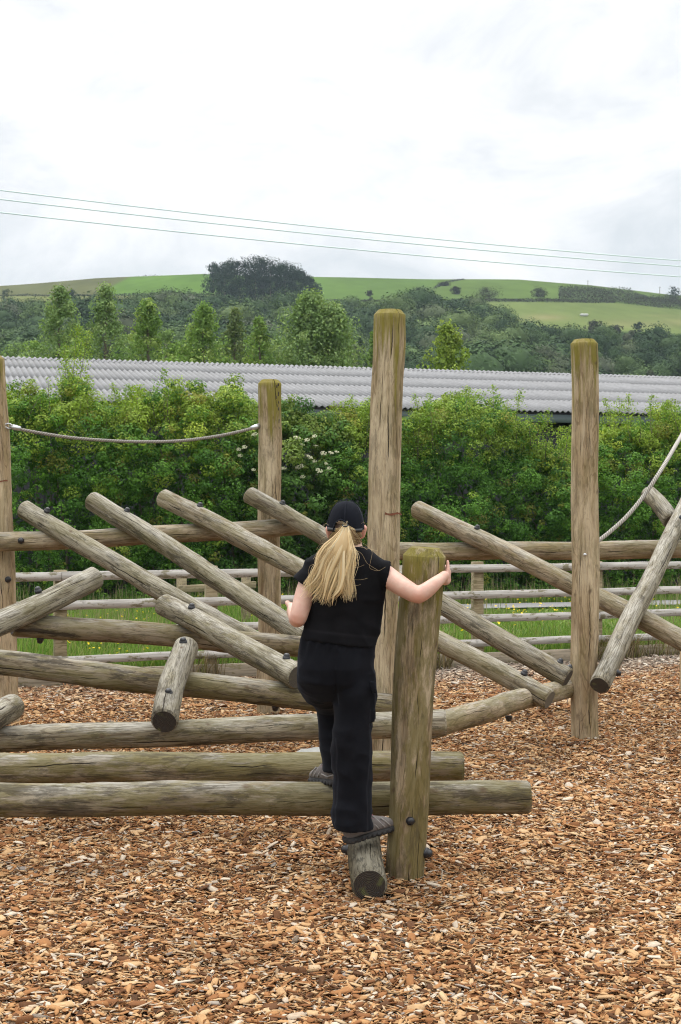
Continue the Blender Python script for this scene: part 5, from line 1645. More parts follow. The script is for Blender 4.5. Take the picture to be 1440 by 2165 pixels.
def cloth_material(name, c1, c2, weave, rough=0.9, sheen=0.25):
    m, nt, b = mat(name)
    N = NT(nt)
    tc = N.n('ShaderNodeTexCoord').outputs['Object']
    f = N.noise(tc, weave, 3, 0.6); g = N.noise(tc, 9, 5, 0.6)
    c = N.mix(N.rng(g, 0.35, 0.7), c1, c2)
    seam = N.gattr('seam').outputs['Fac']
    c = N.mix(N.math('MULTIPLY', seam, 0.6), c, tuple(min(1, x * 2.6 + .012) for x in c2))
    N.l(c, b.inputs['Base Color'])
    b.inputs['Roughness'].default_value = rough
    b.inputs['Specular IOR Level'].default_value = 0.06
    b.inputs['Sheen Weight'].default_value = sheen
    b.inputs['Sheen Roughness'].default_value = 0.5
    b.inputs['Sheen Tint'].default_value = (0.25, 0.27, 0.33, 1)
    N.l(N.bump(N.math('ADD', f, N.math('MULTIPLY', g, 0.6)), 0.35, 0.003), b.inputs['Normal'])
    return m
M_TEE = cloth_material('black_cotton', (0.0055, 0.0054, 0.0062), (0.0088, 0.0086, 0.0100), 420, sheen=0.10)
M_TROUSER = cloth_material('black_canvas', (0.0056, 0.0058, 0.0076), (0.0094, 0.0100, 0.0130), 380, sheen=0.14)
M_CAP = cloth_material('cap_twill', (0.0065, 0.0072, 0.0105), (0.0095, 0.0105, 0.0150), 520, sheen=0.14)

foot_z = 0.20
person = empty('person', (W(745, 1600, D0).x, D0, foot_z), 'person seen from behind in black cap, tee and cargo trousers stepping onto a log', 'person')
def Pp(px, py, d=D0): return W(px, py, d)
X, Y, Zv = Vector((1, 0, 0)), Vector((0, 1, 0)), Vector((0, 0, 1))

# ---- body: head, neck, torso, arms with hands, legs: one surface
body = MB()
hc = Pp(732, 1106, D0 + 0.005)                    # middle of the head
hw = 0.074
head_rings = []
for t, fx, fy in ((-0.125, .30, .38), (-0.118, .45, .55), (-0.10, .62, .74), (-0.07, .80, .86), (-0.035, .93, .96), (0.0, 1.0, 1.04), (0.030, .98, 1.04), (0.052, .88, .93), (0.068, .68, .72), (0.078, .40, .45), (0.081, .12, .15)):
    head_rings.append((hc + Zv * t + Y * (0.012 if t > -0.04 else 0.03), X * hw * fx, Y * 0.088 * fy))
ring_loft(body, head_rings, 32)
# face (turned away from the viewer): nose, brow, lips, chin, eyes
fc = hc + Y * 0.10
limb(body, [(fc + Zv * 0.015, 0.009), (fc + Y * 0.010 - Zv * 0.012, 0.011), (fc + Y * 0.018 - Zv * 0.028, 0.012)], 12)
limb(body, [(fc - X * 0.035 + Zv * 0.022 - Y * .012, 0.009), (fc + Zv * 0.024, 0.009), (fc + X * 0.035 + Zv * 0.022 - Y * .012, 0.009)], 10)
for dz_ in (-0.055, -0.064): limb(body, [(fc - X * 0.018 + Zv * dz_ - Y * .012, 0.005), (fc + Zv * dz_ - Y * .004, 0.007), (fc + X * 0.018 + Zv * dz_ - Y * .012, 0.005)], 10)
limb(body, [(fc - Zv * 0.095 - Y * .022, 0.022), (fc - Zv * 0.095 - Y * .030, 0.022)], 12)
for sx in (-1, 1): limb(body, [(fc + X * 0.031 * sx + Zv * 0.004 - Y * .014, 0.010), (fc + X * 0.032 * sx + Zv * 0.004 - Y * .013, 0.010)], 10)
# ears
for (ex, ey, sx) in ((695, 1126, -1), (769, 1124, 1)):
    e0 = Pp(ex, ey, D0 + 0.022)
    ring_loft(body, [(e0 + Zv * z_ + X * sx * o_, X * 0.009 * f_, Y * 0.019 * f_) for z_, o_, f_ in ((-0.030, -.003, .35), (-0.026, -.002, .65), (-0.012, .001, .85), (0.004, .004, 1.05), (0.018, .006, 1.15), (0.026, .005, .8), (0.029, .003, .3))], 14)
# neck and torso
ring_loft(body, [(Pp(736, 1128, D0 + .005), X * .052, Y * .055), (Pp(741, 1150, D0), X * .050, Y * .052), (Pp(743, 1168, D0), X * .060, Y * .056), (Pp(741, 1185, D0), X * .10, Y * .06)], 24)
ring_loft(body, [(Pp(741, 1180), X * .07, Y * .055), (Pp(738, 1195), X * .145, Y * .075), (Pp(733, 1225), X * .160, Y * .09), (Pp(730, 1270), X * .150, Y * .092), (Pp(726, 1310), X * .138, Y * .085), (Pp(720, 1350), X * .140, Y * .09), (Pp(713, 1400), X * .155, Y * .105), (Pp(712, 1440), X * .145, Y * .10)], 28)
# right arm, reaching across to the post
rs, re_, rw = Pp(806, 1213, 6.19), Pp(882, 1257, 6.085), Pp(934, 1222, 6.16)
limb(body, [(rs - X * .035, 0.050), (rs, 0.050), (Pp(830, 1227, 6.15), 0.0455), (Pp(858, 1245, 6.10), 0.0415), (re_, 0.0375), (Pp(899, 1250, 6.09), 0.0355), (Pp(917, 1236, 6.115), 0.0305), (rw, 0.0235), (Pp(940, 1217, 6.18), 0.0225)], 22)
limb(body, [(Pp(884, 1266, 6.08), 0.022), (Pp(889, 1266, 6.08), 0.020)], 14)       # elbow point
# right hand on the right side of the post, fingers round the far side
def stub_axis(py):
    p0, p1, r0, r1 = o_axis[p_stub.name]
    return along(p0, p1, py=py)
def stub_pt(py, ang, off):
    """point off metres from the post's bark; ang 0 = towards viewer, 90 = right, 180 = far side"""
    c = stub_axis(py); p0, p1, r0, r1 = o_axis[p_stub.name]
    r = r0 + (r1 - r0) * (c - p0).length / (p1 - p0).length
    a = R(ang)
    return c + Vector((math.sin(a), -math.cos(a), 0)) * (r + off)
palm = [(stub_pt(1217, 66, 0.010), 0.019), (stub_pt(1211, 84, 0.013), 0.018), (stub_pt(1206, 104, 0.013), 0.017)]
palm2 = [(stub_pt(1228, 66, 0.012), 0.019), (stub_pt(1226, 86, 0.015), 0.018), (stub_pt(1223, 104, 0.014), 0.016)]
limb(body, [(rw, 0.022)] + palm, 16); limb(body, [(rw, 0.022)] + palm2, 16)
limb(body, [(stub_pt(1220, 74, .014), 0.018), (stub_pt(1217, 96, .015), 0.017)], 14)
for (py0, l, dy) in ((1199, 1.0, -7), (1208, 1.1, -3), (1217, 1.02, 1), (1226, 0.82, 5)):
    limb(body, [(stub_pt(py0 + 3, 92, .012), 0.0095), (stub_pt(py0, 112, .013), 0.0092), (stub_pt(py0 + dy * .4, 112 + 26 * l, .011), 0.0085), (stub_pt(py0 + dy * .8, 112 + 50 * l, .009), 0.0078), (stub_pt(py0 + dy, 112 + 66 * l, .008), 0.007)], 12)
limb(body, [(stub_pt(1217, 70, .013), 0.0135), (stub_pt(1206, 76, .016), 0.0115), (stub_pt(1196, 82, .013), 0.0098), (stub_pt(1187, 86, .011), 0.0085)], 12)     # thumb up the side
# left arm, elbow low, forearm reaching forward to the log
ls, le, lw = Pp(655, 1212, 6.20), Pp(630, 1307, 6.13), Pp(617, 1289, 6.36)
limb(body, [(ls + X * .04 - Zv * .015, 0.038), (ls + X * .008 - Zv * .018, 0.042), (Pp(650, 1240, 6.18), 0.044), (Pp(640, 1272, 6.15), 0.0425), (le, 0.038), (Pp(626, 1304, 6.20), 0.0345), (Pp(621, 1298, 6.28), 0.028), (lw, 0.021)], 22)
lp = Pp(612, 1284, 6.41)
limb(body, [(lw, 0.020), (lp + X * .012, 0.020), (lp + Y * .03 + X * .010 - Zv * .002, 0.019)], 14)
limb(body, [(lw - Zv * .010, 0.018), (lp - Zv * .016 + X * .006, 0.017), (lp + Y * .03 - Zv * .018, 0.016)], 14)
for k, l in enumerate((0.95, 1.08, 1.0, 0.8)):
    b0 = lp + Y * (0.035 - 0.004 * k) + Zv * (0.014 - 0.0165 * k) - X * .002
    limb(body, [(b0, 0.0090), (b0 + Vector((-.004, .026 * l, .002)), 0.0085), (b0 + Vector((.010, .044 * l, -.003)), 0.0078), (b0 + Vector((.026, .046 * l, -.006)), 0.0070)], 10)
limb(body, [(lp + Zv * .008 - X * .004, 0.0115), (lp + Zv * .020 - X * .012 + Y * .010, 0.0100), (lp + Zv * .023 - X * .008 + Y * .030, 0.0082)], 10)
# legs inside the trousers
rh, rk, ra = Pp(746, 1420, 6.20), Pp(744, 1590, 6.17), Pp(752, 1745, 6.19)
lh, lk, la = Pp(676, 1425, 6.21), Pp(700, 1490, 6.55), Pp(716, 1618, 6.53)
limb(body, [(rh, 0.078), (Pp(747, 1500, 6.18), 0.068), (rk, 0.050), (Pp(746, 1650, 6.20), 0.047), (ra, 0.034), (Pp(755, 1765, 6.18), 0.034)], 18)
limb(body, [(lh, 0.078), (Pp(682, 1455, 6.38), 0.066), (lk, 0.052), (Pp(710, 1540, 6.57), 0.045), (la, 0.034), (Pp(717, 1636, 6.52), 0.034)], 18)
bme_ = fused('body', body, 0.0052, (m_skin,), 5, 0.45)
co, nr = get_co(bme_)
qx, qy = pix(co)
fl = np.zeros(len(co))
fl = np.maximum(fl, 0.75 * np.exp(-((qx - 884) / 16) ** 2 - ((qy - 1266) / 14) ** 2))
fl = np.maximum(fl, 0.55 * np.exp(-((qx - 625) / 14) ** 2 - ((qy - 1312) / 14) ** 2))
fl = np.maximum(fl, 0.75 * ((np.abs(qy - 1127) < 22) & (np.abs(qx - 732) > 31)))
fl = np.maximum(fl, 0.40 * np.exp(-((qx - 946) / 10) ** 2 - ((qy - 1190) / 14) ** 2))
fl = np.maximum(fl, 0.25 * ((qx > 808) & (qy > 1225 + (qx - 808) * .5)))
fattr(bme_, 'flush', np.clip(fl, 0, 1))
link('body', bme_, person, Matrix.Identity(4))

# ---- t-shirt
tee = MB()
def trow(cx, py, hwpx, dep, d=D0, tilt=0.0):
    c = Pp(cx, py, d)
    return (c, Vector((hwpx / KP, 0, -tilt * hwpx / KP)), Y * dep)
ring_loft(tee, [trow(742, 1158, 30, .062, D0, -.1), trow(742, 1165, 44, .070, D0, .0), trow(740, 1175, 68, .080, D0, .10), trow(735, 1190, 92, .094, D0, .06), trow(732, 1212, 95, .105), trow(731, 1240, 86, .112),
                trow(730, 1275, 79, .113), trow(727, 1310, 76, .110), trow(723, 1335, 78, .112, D0, .08), trow(719.5, 1350, 80, .116, D0, .10), trow(719, 1358, 80.5, .117, D0, .11)], 48, power=2.2)
def sleeve(c0, c1, r0, r1, up0, up1):
    """short sleeve with an open cuff, from shoulder c0 to cuff c1"""
    rows = []
    for t in np.linspace(0, 1, 5):
        c = c0 + (c1 - c0) * t
        rows.append((c, up0 * (r0 + (r1 - r0) * t), up1 * (r0 * .8 + (r1 * 0.86 - r0 * .8) * t)))
    ring_loft(tee, rows, 28, power=2.1)
dR = (re_ - rs).normalized(); uR = (Zv - dR * dR.z).normalized()
sleeve(Pp(775, 1207, 6.19), Pp(820, 1218, 6.165), 0.055, 0.066, Vector((0.20, 0, 1)).normalized(), Y)
dL = (le - ls).normalized()
sleeve(Pp(676, 1204, 6.195), Pp(646, 1238, 6.18), 0.062, 0.068, Vector((-0.85, 0, 0.55)).normalized(), Y)
tme_ = fused('t_shirt', tee, 0.0062, (M_TEE,), 4, 0.5)
co, nr = get_co(tme_)
qx, qy = pix(co)
def creases(co, freq, seed, stretch):
    q = co * np.array(stretch) * freq
    w = vnoise(q, seed)
    return 1 - np.abs(w) * 2
wr = 0.0075 * creases(co, 9, 11, (0.8, 0.6, 1.7)) * np.clip((qy - 1215) / 80, 0.12, 1) + 0.003 * vnoise(co * 14, 12)
wr += 0.008 * creases(co + co[:, [2, 0, 1]] * 0.5, 7, 17, (1.4, .5, 1.0)) * np.clip((qy - 1290) / 50, 0, 1)
hem = np.exp(-((qy - (1340 + (qx - 720) * 0.11)) / 3.0) ** 2)
wr -= 0.0012 * hem
set_co(tme_, co + nr * wr[:, None])
fattr(tme_, 'seam', hem * 0.35)
link('t_shirt', tme_, person, Matrix.Identity(4))

# ---- trousers
tr_ = MB()
def lrow(cx, py, hwpx, dep, d): return (Pp(cx, py, d), X * hwpx / FPX * d, Y * dep)
ring_loft(tr_, [lrow(718, 1338, 72, .095, D0), lrow(716, 1350, 77, .105, D0), lrow(712, 1380, 80, .120, D0), lrow(710, 1410, 82, .135, D0 - .005), lrow(710, 1440, 82, .130, D0), lrow(716, 1462, 74, .105, D0 + .02), lrow(724, 1478, 56, .07, D0 + .03)], 44, power=2.2)
ring_loft(tr_, [lrow(748, 1420, 46, .115, 6.20), lrow(749, 1460, 45, .108, 6.19), lrow(748, 1500, 43.5, .098, 6.19), lrow(745, 1540, 40, .090, 6.18), lrow(743, 1575, 38.5, .086, 6.17), lrow(743, 1605, 38.5, .084, 6.18),
                lrow(745, 1640, 39.5, .084, 6.19), lrow(746.5, 1680, 41, .084, 6.19), lrow(747, 1715, 42, .084, 6.18), lrow(747, 1740, 42, .085, 6.175), lrow(747, 1752, 41, .085, 6.17)], 36, power=2.3)
def seg_ring(c, axis, ru, rv, refx=X):
    axis = Vector(axis).normalized(); u = (refx - axis * refx.dot(axis)).normalized(); v = axis.cross(u)
    return (c, u * ru, v * rv)
ring_loft(tr_, [seg_ring(Pp(676, 1420, 6.17), (0, 1, -.3), .100, .100), seg_ring(Pp(676, 1434, 6.26), (0, 1, -.35), .098, .098), seg_ring(Pp(683, 1455, 6.40), (.05, 1, -.4), .085, .088),
                seg_ring(Pp(694, 1474, 6.53), (.05, .8, -.6), .074, .080), seg_ring(Pp(703, 1500, 6.59), (0, .2, -1), .072, .080), seg_ring(Pp(709, 1540, 6.585), (0, -.05, -1), .074, .078),
                seg_ring(Pp(713, 1580, 6.56), (0, -.1, -1), .073, .076), seg_ring(Pp(715, 1610, 6.545), (0, -.1, -1), .070, .076), seg_ring(Pp(715, 1630, 6.535), (0, -.1, -1), .068, .075)], 32, power=2.2)
# cargo pocket with its flap on the right thigh
pk = Pp(780, 1478, 6.175)
tr_.box(pk + Zv * -.02, (0.022, 0.058, 0.075), Matrix.Rotation(R(-4), 3, 'Y'))
trm = fused('trousers', tr_, 0.0062, (M_TROUSER,), 3, 0.5)
co, nr = get_co(trm)
qx, qy = pix(co)
rightleg = np.clip((qx - 700) / 12, 0, 1) * (co[:, 1] < 6.36)
w1 = creases(co, 8, 31, (0.7, 0.6, 1.5)); w2 = creases(co + co[:, [1, 2, 0]] * .3, 15, 32, (0.9, 0.7, 1.1))
knee = np.exp(-((qy - 1590) / 55) ** 2) + np.exp(-((qy - 1725) / 40) ** 2) + .6 * np.exp(-((qy - 1470) / 28) ** 2)
wr = 0.0040 * w2 + 0.011 * w1 * np.clip(knee, 0.12, 1) + 0.0035 * vnoise(co * 7, 33)
# gathered waistband pleats
pleat = np.sin((qx - 716) * 0.33 + 2.5 * vnoise(co * 6, 36) + (qy - 1345) * 0.10) * np.clip(1 - (qy - 1338) / 60, 0, 1) * np.clip((qy - 1336) / 4, 0, 1)
wr += 0.0060 * pleat
# leg side seams and the seat seam as shallow grooves
seam1 = np.exp(-((qx - (711 + 3 * np.sin(qy * .02))) / 1.3) ** 2) * (qy > 1560) * (co[:, 1] < 6.2)
seam2 = np.exp(-((qx - (779 + 3 * np.sin(qy * .017 + 1))) / 1.2) ** 2) * (qy > 1500) * (co[:, 1] < 6.2)
seat = np.exp(-((qx - (708 + (qy - 1400) * 0.04)) / 4.5) ** 2) * np.clip((qy - 1385) / 50, 0, 1) * (qy < 1490)
wr -= 0.010 * seat + 0.002 * (seam1 + seam2)
set_co(trm, co + nr * wr[:, None])
fattr(trm, 'seam', np.clip(seam1 * .5 + seam2 * .6, 0, 1))
trousers = link('trousers', trm, person, Matrix.Identity(4))
fp_ = MB()
fp_.box((0, 0, 0), (0.007, 0.050, 0.024), None, 0, 0.004)
Mf = Matrix.Rotation(R(-8), 4, 'Y') @ Matrix.Rotation(R(18), 4, 'Z'); 
Mf.translation = Pp(785, 1452, 6.125)
link('pocket_flap', fp_.mesh('pocket_flap', (M_TROUSER,)), trousers, Mf)
for ox in (-.03, .03):
    bt = MB(); bt.lathe([(0, 0), (.006, 0), (.006, .002), (0, .003)], sides=10)

# ---- cap
cap_c = Pp(731, 1112, D0 + 0.006)
capV, capQ = [], []
NA, NE = 56, 16
rx, ry, rz = 0.0825, 0.100, 0.110
for j in range(NE + 1):
    el = (math.pi / 2) * (1 - j / NE)
    for k in range(NA):
        a = 2 * math.pi * k / NA
        ce = math.cos(el) ** 0.86; se = math.sin(el)
        seamk = 1 - 0.012 * math.exp(-((((a + math.pi / 6) % (math.pi / 3)) - math.pi / 6) / 0.045) ** 2)
        x, y = rx * ce * math.cos(a), ry * ce * math.sin(a)
        z = rz * se
        lower = -0.012 if math.sin(a) < 0.3 else 0.0
        z += (1 - se) * lower
        capV.append((x * seamk, y * seamk, z))
faces = []
for j in range(NE):
    for k in range(NA):
        a0, a1 = j * NA + k, j * NA + (k + 1) % NA
        cxm = capV[a0][0] * .5 + capV[a1 + NA][0] * .5; czm = capV[a0][2] * .5 + capV[a1 + NA][2] * .5; cym = capV[a0][1]
        if cym < 0 and ((cxm + 0.014) / 0.030) ** 2 + ((czm + 0.010) / 0.040) ** 2 < 1: continue      # arch over the pony tail
        faces.append((a0, a1, a1 + NA, a0 + NA))
capm = MB(); capm.add(capV, faces)
capme = capm.mesh('cap_raw', (M_CAP,), True)
o_ = bpy.data.objects.new('cap_raw', capme); COL.objects.link(o_)
sl_ = o_.modifiers.new('t', 'SOLIDIFY'); sl_.thickness = 0.004; sl_.offset = 1
dg = bpy.context.evaluated_depsgraph_get()
cme2 = bpy.data.meshes.new_from_object(o_.evaluated_get(dg), depsgraph=dg); cme2.name = 'cap'
bpy.data.objects.remove(o_)
MC = Matrix.Translation(cap_c) @ Matrix.Rotation(R(-4), 4, 'Z') @ Matrix.Rotation(R(4), 4, 'X') @ Matrix.Rotation(R(2.0), 4, 'Y')
cap = link('cap', cme2, person, MC)
cb_ = MB(); cb_.lathe([(0, 0), (.010, -.001), (.010, .003), (.006, .006), (0, .0065)], sides=14)
link('cap_button', cb_.mesh('cap_button', (M_CAP,), True), cap, MC @ Matrix.Translation((0, 0, rz + .003)))
sm_ = MB()
for k in range(6):
    a = math.pi / 6 + k * math.pi / 3
    rows = []
    for el in np.linspace(0.08, 1.45, 12):
        ce = math.cos(el) ** 0.86
        rows.append(Vector((rx * ce * math.cos(a), ry * ce * math.sin(a), rz * math.sin(el))) * 1.045)
    for da in (-.018, .018):
        sm_.tube([Matrix.Rotation(da, 3, 'Z') @ r for r in rows], 0.0011, 5)
arc = []
for q in np.linspace(math.pi, 0, 15):
    x_, z_ = -0.014 + 0.031 * math.cos(q), -0.010 + 0.042 * math.sin(q)
    ce = math.cos(math.asin(max(0, z_) / rz)) ** 0.86
    arc.append(Vector((x_, -ry * math.sqrt(max(0.0, ce * ce - (x_ / rx) ** 2)), z_)) * 1.05)
sm_.tube(arc, 0.0032, 6)
link('seam', sm_.mesh('seam', (cloth_material('cap_stitching', (0.011, 0.012, 0.017), (0.020, 0.022, 0.030), 500, sheen=0.2),), True), cap, MC)
# brim, pointing away from the viewer
bv = MB()
V, Q = [], []
for i_ in range(15):
    a = math.pi * (0.12 + 0.76 * i_ / 14)
    for j in range(5):
        t = j / 4
        r1, r2 = 1.0, 1.0 + 0.72 * math.sin((a - .12 * math.pi) / .76) ** 0.7
        f_ = r1 + (r2 - r1) * t
        V.append((rx * f_ * math.cos(a), ry * f_ * math.sin(a), 0.004 - 0.018 * t * t - 0.10 * (rx * math.cos(a)) ** 2 / rx * (1 + t)))
for i_ in range(14):
    for j in range(4): Q.append((i_ * 5 + j, (i_ + 1) * 5 + j, (i_ + 1) * 5 + j + 1, i_ * 5 + j + 1))
nV = len(V); V += [(v[0], v[1], v[2] - .004) for v in V]; Q += [tuple(i + nV for i in reversed(q)) for q in Q]
bv.add(V, Q)
link('brim', bv.mesh('brim', (M_CAP,), True), cap, MC)
# strap under the opening
st_ = MB(); V, Q = [], []
for i_ in range(22):
    a = R(-90 - 62 + 124 * i_ / 21)
    for z_, f_ in ((-0.0165, 1.01), (-0.0165, 1.05), (0.000, 1.05), (0.000, 1.01)):
        V.append((rx * f_ * math.cos(a), ry * f_ * math.sin(a), z_ - 0.004))
for i_ in range(21):
    for k in range(4): Q.append((i_ * 4 + k, i_ * 4 + (k + 1) % 4, i_ * 4 + 4 + (k + 1) % 4, i_ * 4 + 4 + k))
st_.add(V, Q)
link('strap', st_.mesh('strap', (simple_mat('strap_plastic', (0.006, 0.006, 0.007), 0.4),)), cap, MC)

# ---- hair
m_hair, nt_, bs_ = mat('blonde_hair')
N_ = NT(nt_)
N_.l(N_.gattr('tint').outputs['Color'], bs_.inputs['Base Color'])
bs_.inputs['Roughness'].default_value = 0.42
bs_.inputs['Specular IOR Level'].default_value = 0.45
hair_base = [np.array((0.63, 0.435, 0.205)), np.array((0.80, 0.60, 0.32)), np.array((0.90, 0.73, 0.44)), np.array((0.36, 0.21, 0.09))]
def hair_mesh(name, strands):
    V, Q, Cc = [], [], []
    for pts, r, col, tipc in strands:
        v, q, t = tube(pts, r, 3, cap=False)
        o = len(V); V.extend([tuple(x) for x in v]); Q.extend([tuple(i + o for i in f) for f in q])
        n = len(pts)
        for i in range(n):
            tt = (i / (n - 1)) ** 1.5
            Cc.extend([tuple(col * (1 - tt) + tipc * tt)] * 3)
    me = np_mesh(name, np.array(V), np.array(Q), (m_hair,), True)
    cattr(me, 'tint', np.array(Cc))
    return me
rgh = np.random.default_rng(12)
strands = []
# guide locks: pixel tracks of the pony tail, each with its own depth bow
locks = [((728, 1112), (716, 1150), (690, 1192), (670, 1232), (648, 1266)), ((729, 1112), (714, 1148), (688, 1184), (672, 1218), (652, 1248)), ((728, 1111), (712, 1140), (690, 1168), (676, 1200), (664, 1232), (650, 1262)),
         ((730, 1112), (720, 1155), (702, 1200), (688, 1240), (672, 1280)), ((731, 1112), (722, 1158), (708, 1205), (694, 1245), (680, 1272)), ((731, 1112), (725, 1160), (714, 1210), (704, 1250), (692, 1274)),
         ((732, 1112), (728, 1160), (722, 1208), (714, 1250), (706, 1270)), ((733, 1112), (733, 1158), (727, 1206), (722, 1250), (714, 1268)), ((734, 1112), (737, 1156), (735, 1200), (726, 1245), (728, 1272)),
         ((735, 1112), (741, 1150), (746, 1175), (738, 1205), (733, 1240), (741, 1274)), ((735, 1113), (742, 1148), (749, 1172), (742, 1192), (736, 1225), (744, 1262)), ((734, 1112), (739, 1150), (738, 1190), (731, 1228), (737, 1268)),
         ((730, 1112), (718, 1152), (698, 1196), (684, 1236), (664, 1272)), ((728, 1111), (710, 1138), (688, 1162), (674, 1190), (668, 1214), (655, 1240))]
lockV, lockQ, lockC = [], [], []
for li, lk_ in enumerate(locks):
    n0 = len(lk_)
    lph, lam, llen = rgh.uniform(0, 6.28), rgh.uniform(3.5, 7.5), rgh.uniform(0.92, 1.03)
    for sub in range(6):
        ox = rgh.normal(0, 4.2); od = rgh.normal(0, .010); sl = llen * rgh.uniform(0.93, 1.03); ph = lph + rgh.normal(0, .5)
        rows = []
        for i, (x, y) in enumerate(smooth_path(lk_, 4)):
            t = i / (4 * (n0 - 1))
            yy = lk_[0][1] + (y - lk_[0][1]) * sl
            dd = 6.085 - 0.034 * math.sin(t * 2.6) + 0.012 * t + od * min(1, t * 2.5)
            rows.append(W(x + ox * min(1, t * 1.8 + .12) + lam * t * math.sin(ph + 8.0 * t), yy, dd))
        n = len(rows)
        rmax = rgh.uniform(0.0052, 0.0088)
        rad = [max(0.0006, rmax * min(1, 0.35 + 2.2 * (i / (n - 1))) * (1 - max(0, (i / (n - 1) - 0.55) / 0.45) ** 1.4 * 0.93)) for i in range(n)]
        S_ = 12
        v, q, t_ = tube(rows, rad, S_, cap=False)
        o = len(lockV); lockV.extend([tuple(p) for p in v]); lockQ.extend([tuple(k + o for k in f) for f in q])
        basec = hair_base[rgh.choice([0, 1, 1, 2, 2])] * rgh.uniform(0.82, 1.1)
        strp = rgh.uniform(0.62, 1.16, S_)
        for i in range(n):
            t = i / (n - 1)
            c = basec * (0.80 + 0.10 * t) * (1 - max(0, t - .45)) + hair_base[2] * max(0, t - .45) * 1.05
            for k in range(S_): lockC.append(tuple(np.clip(c * (strp[k] * (1 - .3 * t) + .3 * t), 0, .9)))
    # fine strands lying over the lock
    for s_ in range(26):
        ox = rgh.normal(0, 5.5) * (1.7 if rgh.random() < 0.10 else 1); od = rgh.normal(-.006, .007); sl = llen * rgh.uniform(0.90, 1.05); ph = lph + rgh.normal(0, .9); am = lam * rgh.uniform(.6, 1.5)
        rows = []
        for i, (x, y) in enumerate(smooth_path(lk_, 4)):
            t = i / (4 * (n0 - 1))
            dd = 6.085 - 0.036 * math.sin(t * 2.6) + 0.012 * t + od * min(1, t * 2.5)
            rows.append(W(x + ox * min(1, t * 1.8 + .10) + am * t * math.sin(ph + 8.0 * t), lk_[0][1] + (y - lk_[0][1]) * sl, dd))
        n = len(rows)
        col = hair_base[rgh.integers(0, 4)] * rgh.uniform(0.8, 1.1)
        strands.append((rows, [0.0009 * (1 - 0.6 * (i / (n - 1)) ** 2) for i in range(n)], col, np.clip(col * .4 + hair_base[2] * .6, 0, .9)))
# hair pulled up over the back of the head to the tie, seen under the cap and through its arch
root_ = W(729, 1112, 6.100)
for s_ in range(230):
    a = rgh.uniform(-1.25, 1.25); 
    st0 = cap_c + Vector((0.076 * math.sin(a), -0.086 * math.cos(a) + 0.012, -0.055 + rgh.uniform(-.012, .035) - 0.022 * math.cos(a)))
    mid_ = (st0 + root_) / 2 + Vector((0.010 * math.sin(a), -0.020 - 0.004 * rgh.random(), 0.004))
    pts = [Vector(q) for q in smooth_path([tuple(st0), tuple(mid_), tuple(root_ + Vector((rgh.normal(0, .006), 0, rgh.normal(0, .005))))], 5)]
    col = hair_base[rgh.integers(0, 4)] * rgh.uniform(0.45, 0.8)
    strands.append((pts, [0.0020] * len(pts), col, col))
for s_ in range(60):
    x0 = rgh.uniform(711, 736)
    st0 = W(x0, 1101 + rgh.uniform(0, 6), 6.105)
    pts = [Vector(q) for q in smooth_path([tuple(st0), tuple((st0 + root_) / 2 + Vector((0, -.004, 0))), tuple(root_)], 4)]
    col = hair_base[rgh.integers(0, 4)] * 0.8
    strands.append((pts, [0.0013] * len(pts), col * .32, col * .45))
# loose flyaway hairs
fly = [((742, 1140), (768, 1150), (786, 1165), (787, 1186), (781, 1200), (800, 1205), (815, 1200)), ((744, 1160), (765, 1170), (778, 1190), (800, 1206)), ((740, 1145), (760, 1152), (775, 1162)), ((742, 1150), (770, 1158), (800, 1163)),
       ((740, 1225), (758, 1228), (776, 1222)), ((738, 1238), (752, 1240), (764, 1236)), ((690, 1130), (684, 1124), (683, 1112), (690, 1106)), ((692, 1135), (682, 1140), (676, 1152)), ((768, 1118), (775, 1122), (777, 1112)),
       ((690, 1150), (676, 1158), (670, 1172)), ((684, 1160), (672, 1166), (662, 1184)), ((690, 1146), (678, 1150), (668, 1162)), ((668, 1190), (655, 1200), (652, 1222)), ((765, 1108), (772, 1105), (776, 1114)), ((745, 1135), (757, 1140), (768, 1138)),
       ((694, 1112), (687, 1108), (682, 1116)), ((741, 1190), (752, 1198), (770, 1196)), ((742, 1200), (740, 1230), (748, 1260))]
for tr2 in fly:
    for rep in range(1):
        rows = [tuple(W(x + rgh.normal(0, 1.5), y + rgh.normal(0, 1.5), 6.085 + rgh.normal(0, .006))) for x, y in tr2]
        pts = [Vector(q) for q in smooth_path(rows, 5)]
        strands.append((pts, [0.00035] * len(pts), hair_base[1] * .8, hair_base[1] * .8))
hair = link('ponytail', hair_mesh('ponytail', strands), person, Matrix.Identity(4))
lkm = np_mesh('hair_lock', np.array(lockV), np.array(lockQ), (m_hair,), True); cattr(lkm, 'tint', np.array(lockC))
link('hair_lock', lkm, hair, Matrix.Identity(4))
# smooth inner bulk so that no gaps show between strands
hb = MB()
def hrow(cx, py, hwpx, dep, d): return (W(cx, py, d), X * hwpx / KP, Y * dep)
ring_loft(hb, [hrow(730, 1112, 7, .012, 6.10), hrow(728, 1125, 10, .016, 6.085), hrow(722, 1150, 19, .022, 6.066), hrow(714, 1180, 27, .024, 6.062), hrow(706, 1210, 31, .022, 6.068), hrow(700, 1238, 32, .016, 6.078), hrow(696, 1254, 26, .010, 6.085)], 24)
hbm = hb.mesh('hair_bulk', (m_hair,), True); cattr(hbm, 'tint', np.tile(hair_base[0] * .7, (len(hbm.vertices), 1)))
link('hair_bulk', hbm, hair, Matrix.Identity(4))
ht = MB()
for k in range(16):
    a0, a1 = 2 * math.pi * k / 16, 2 * math.pi * (k + 1) / 16
    ht.tube([W(730, 1111, 6.092) + Vector((math.cos(a) * .012, math.sin(a) * .012, math.sin(a) * .004)) for a in (a0, a1)], 0.0035, 6)
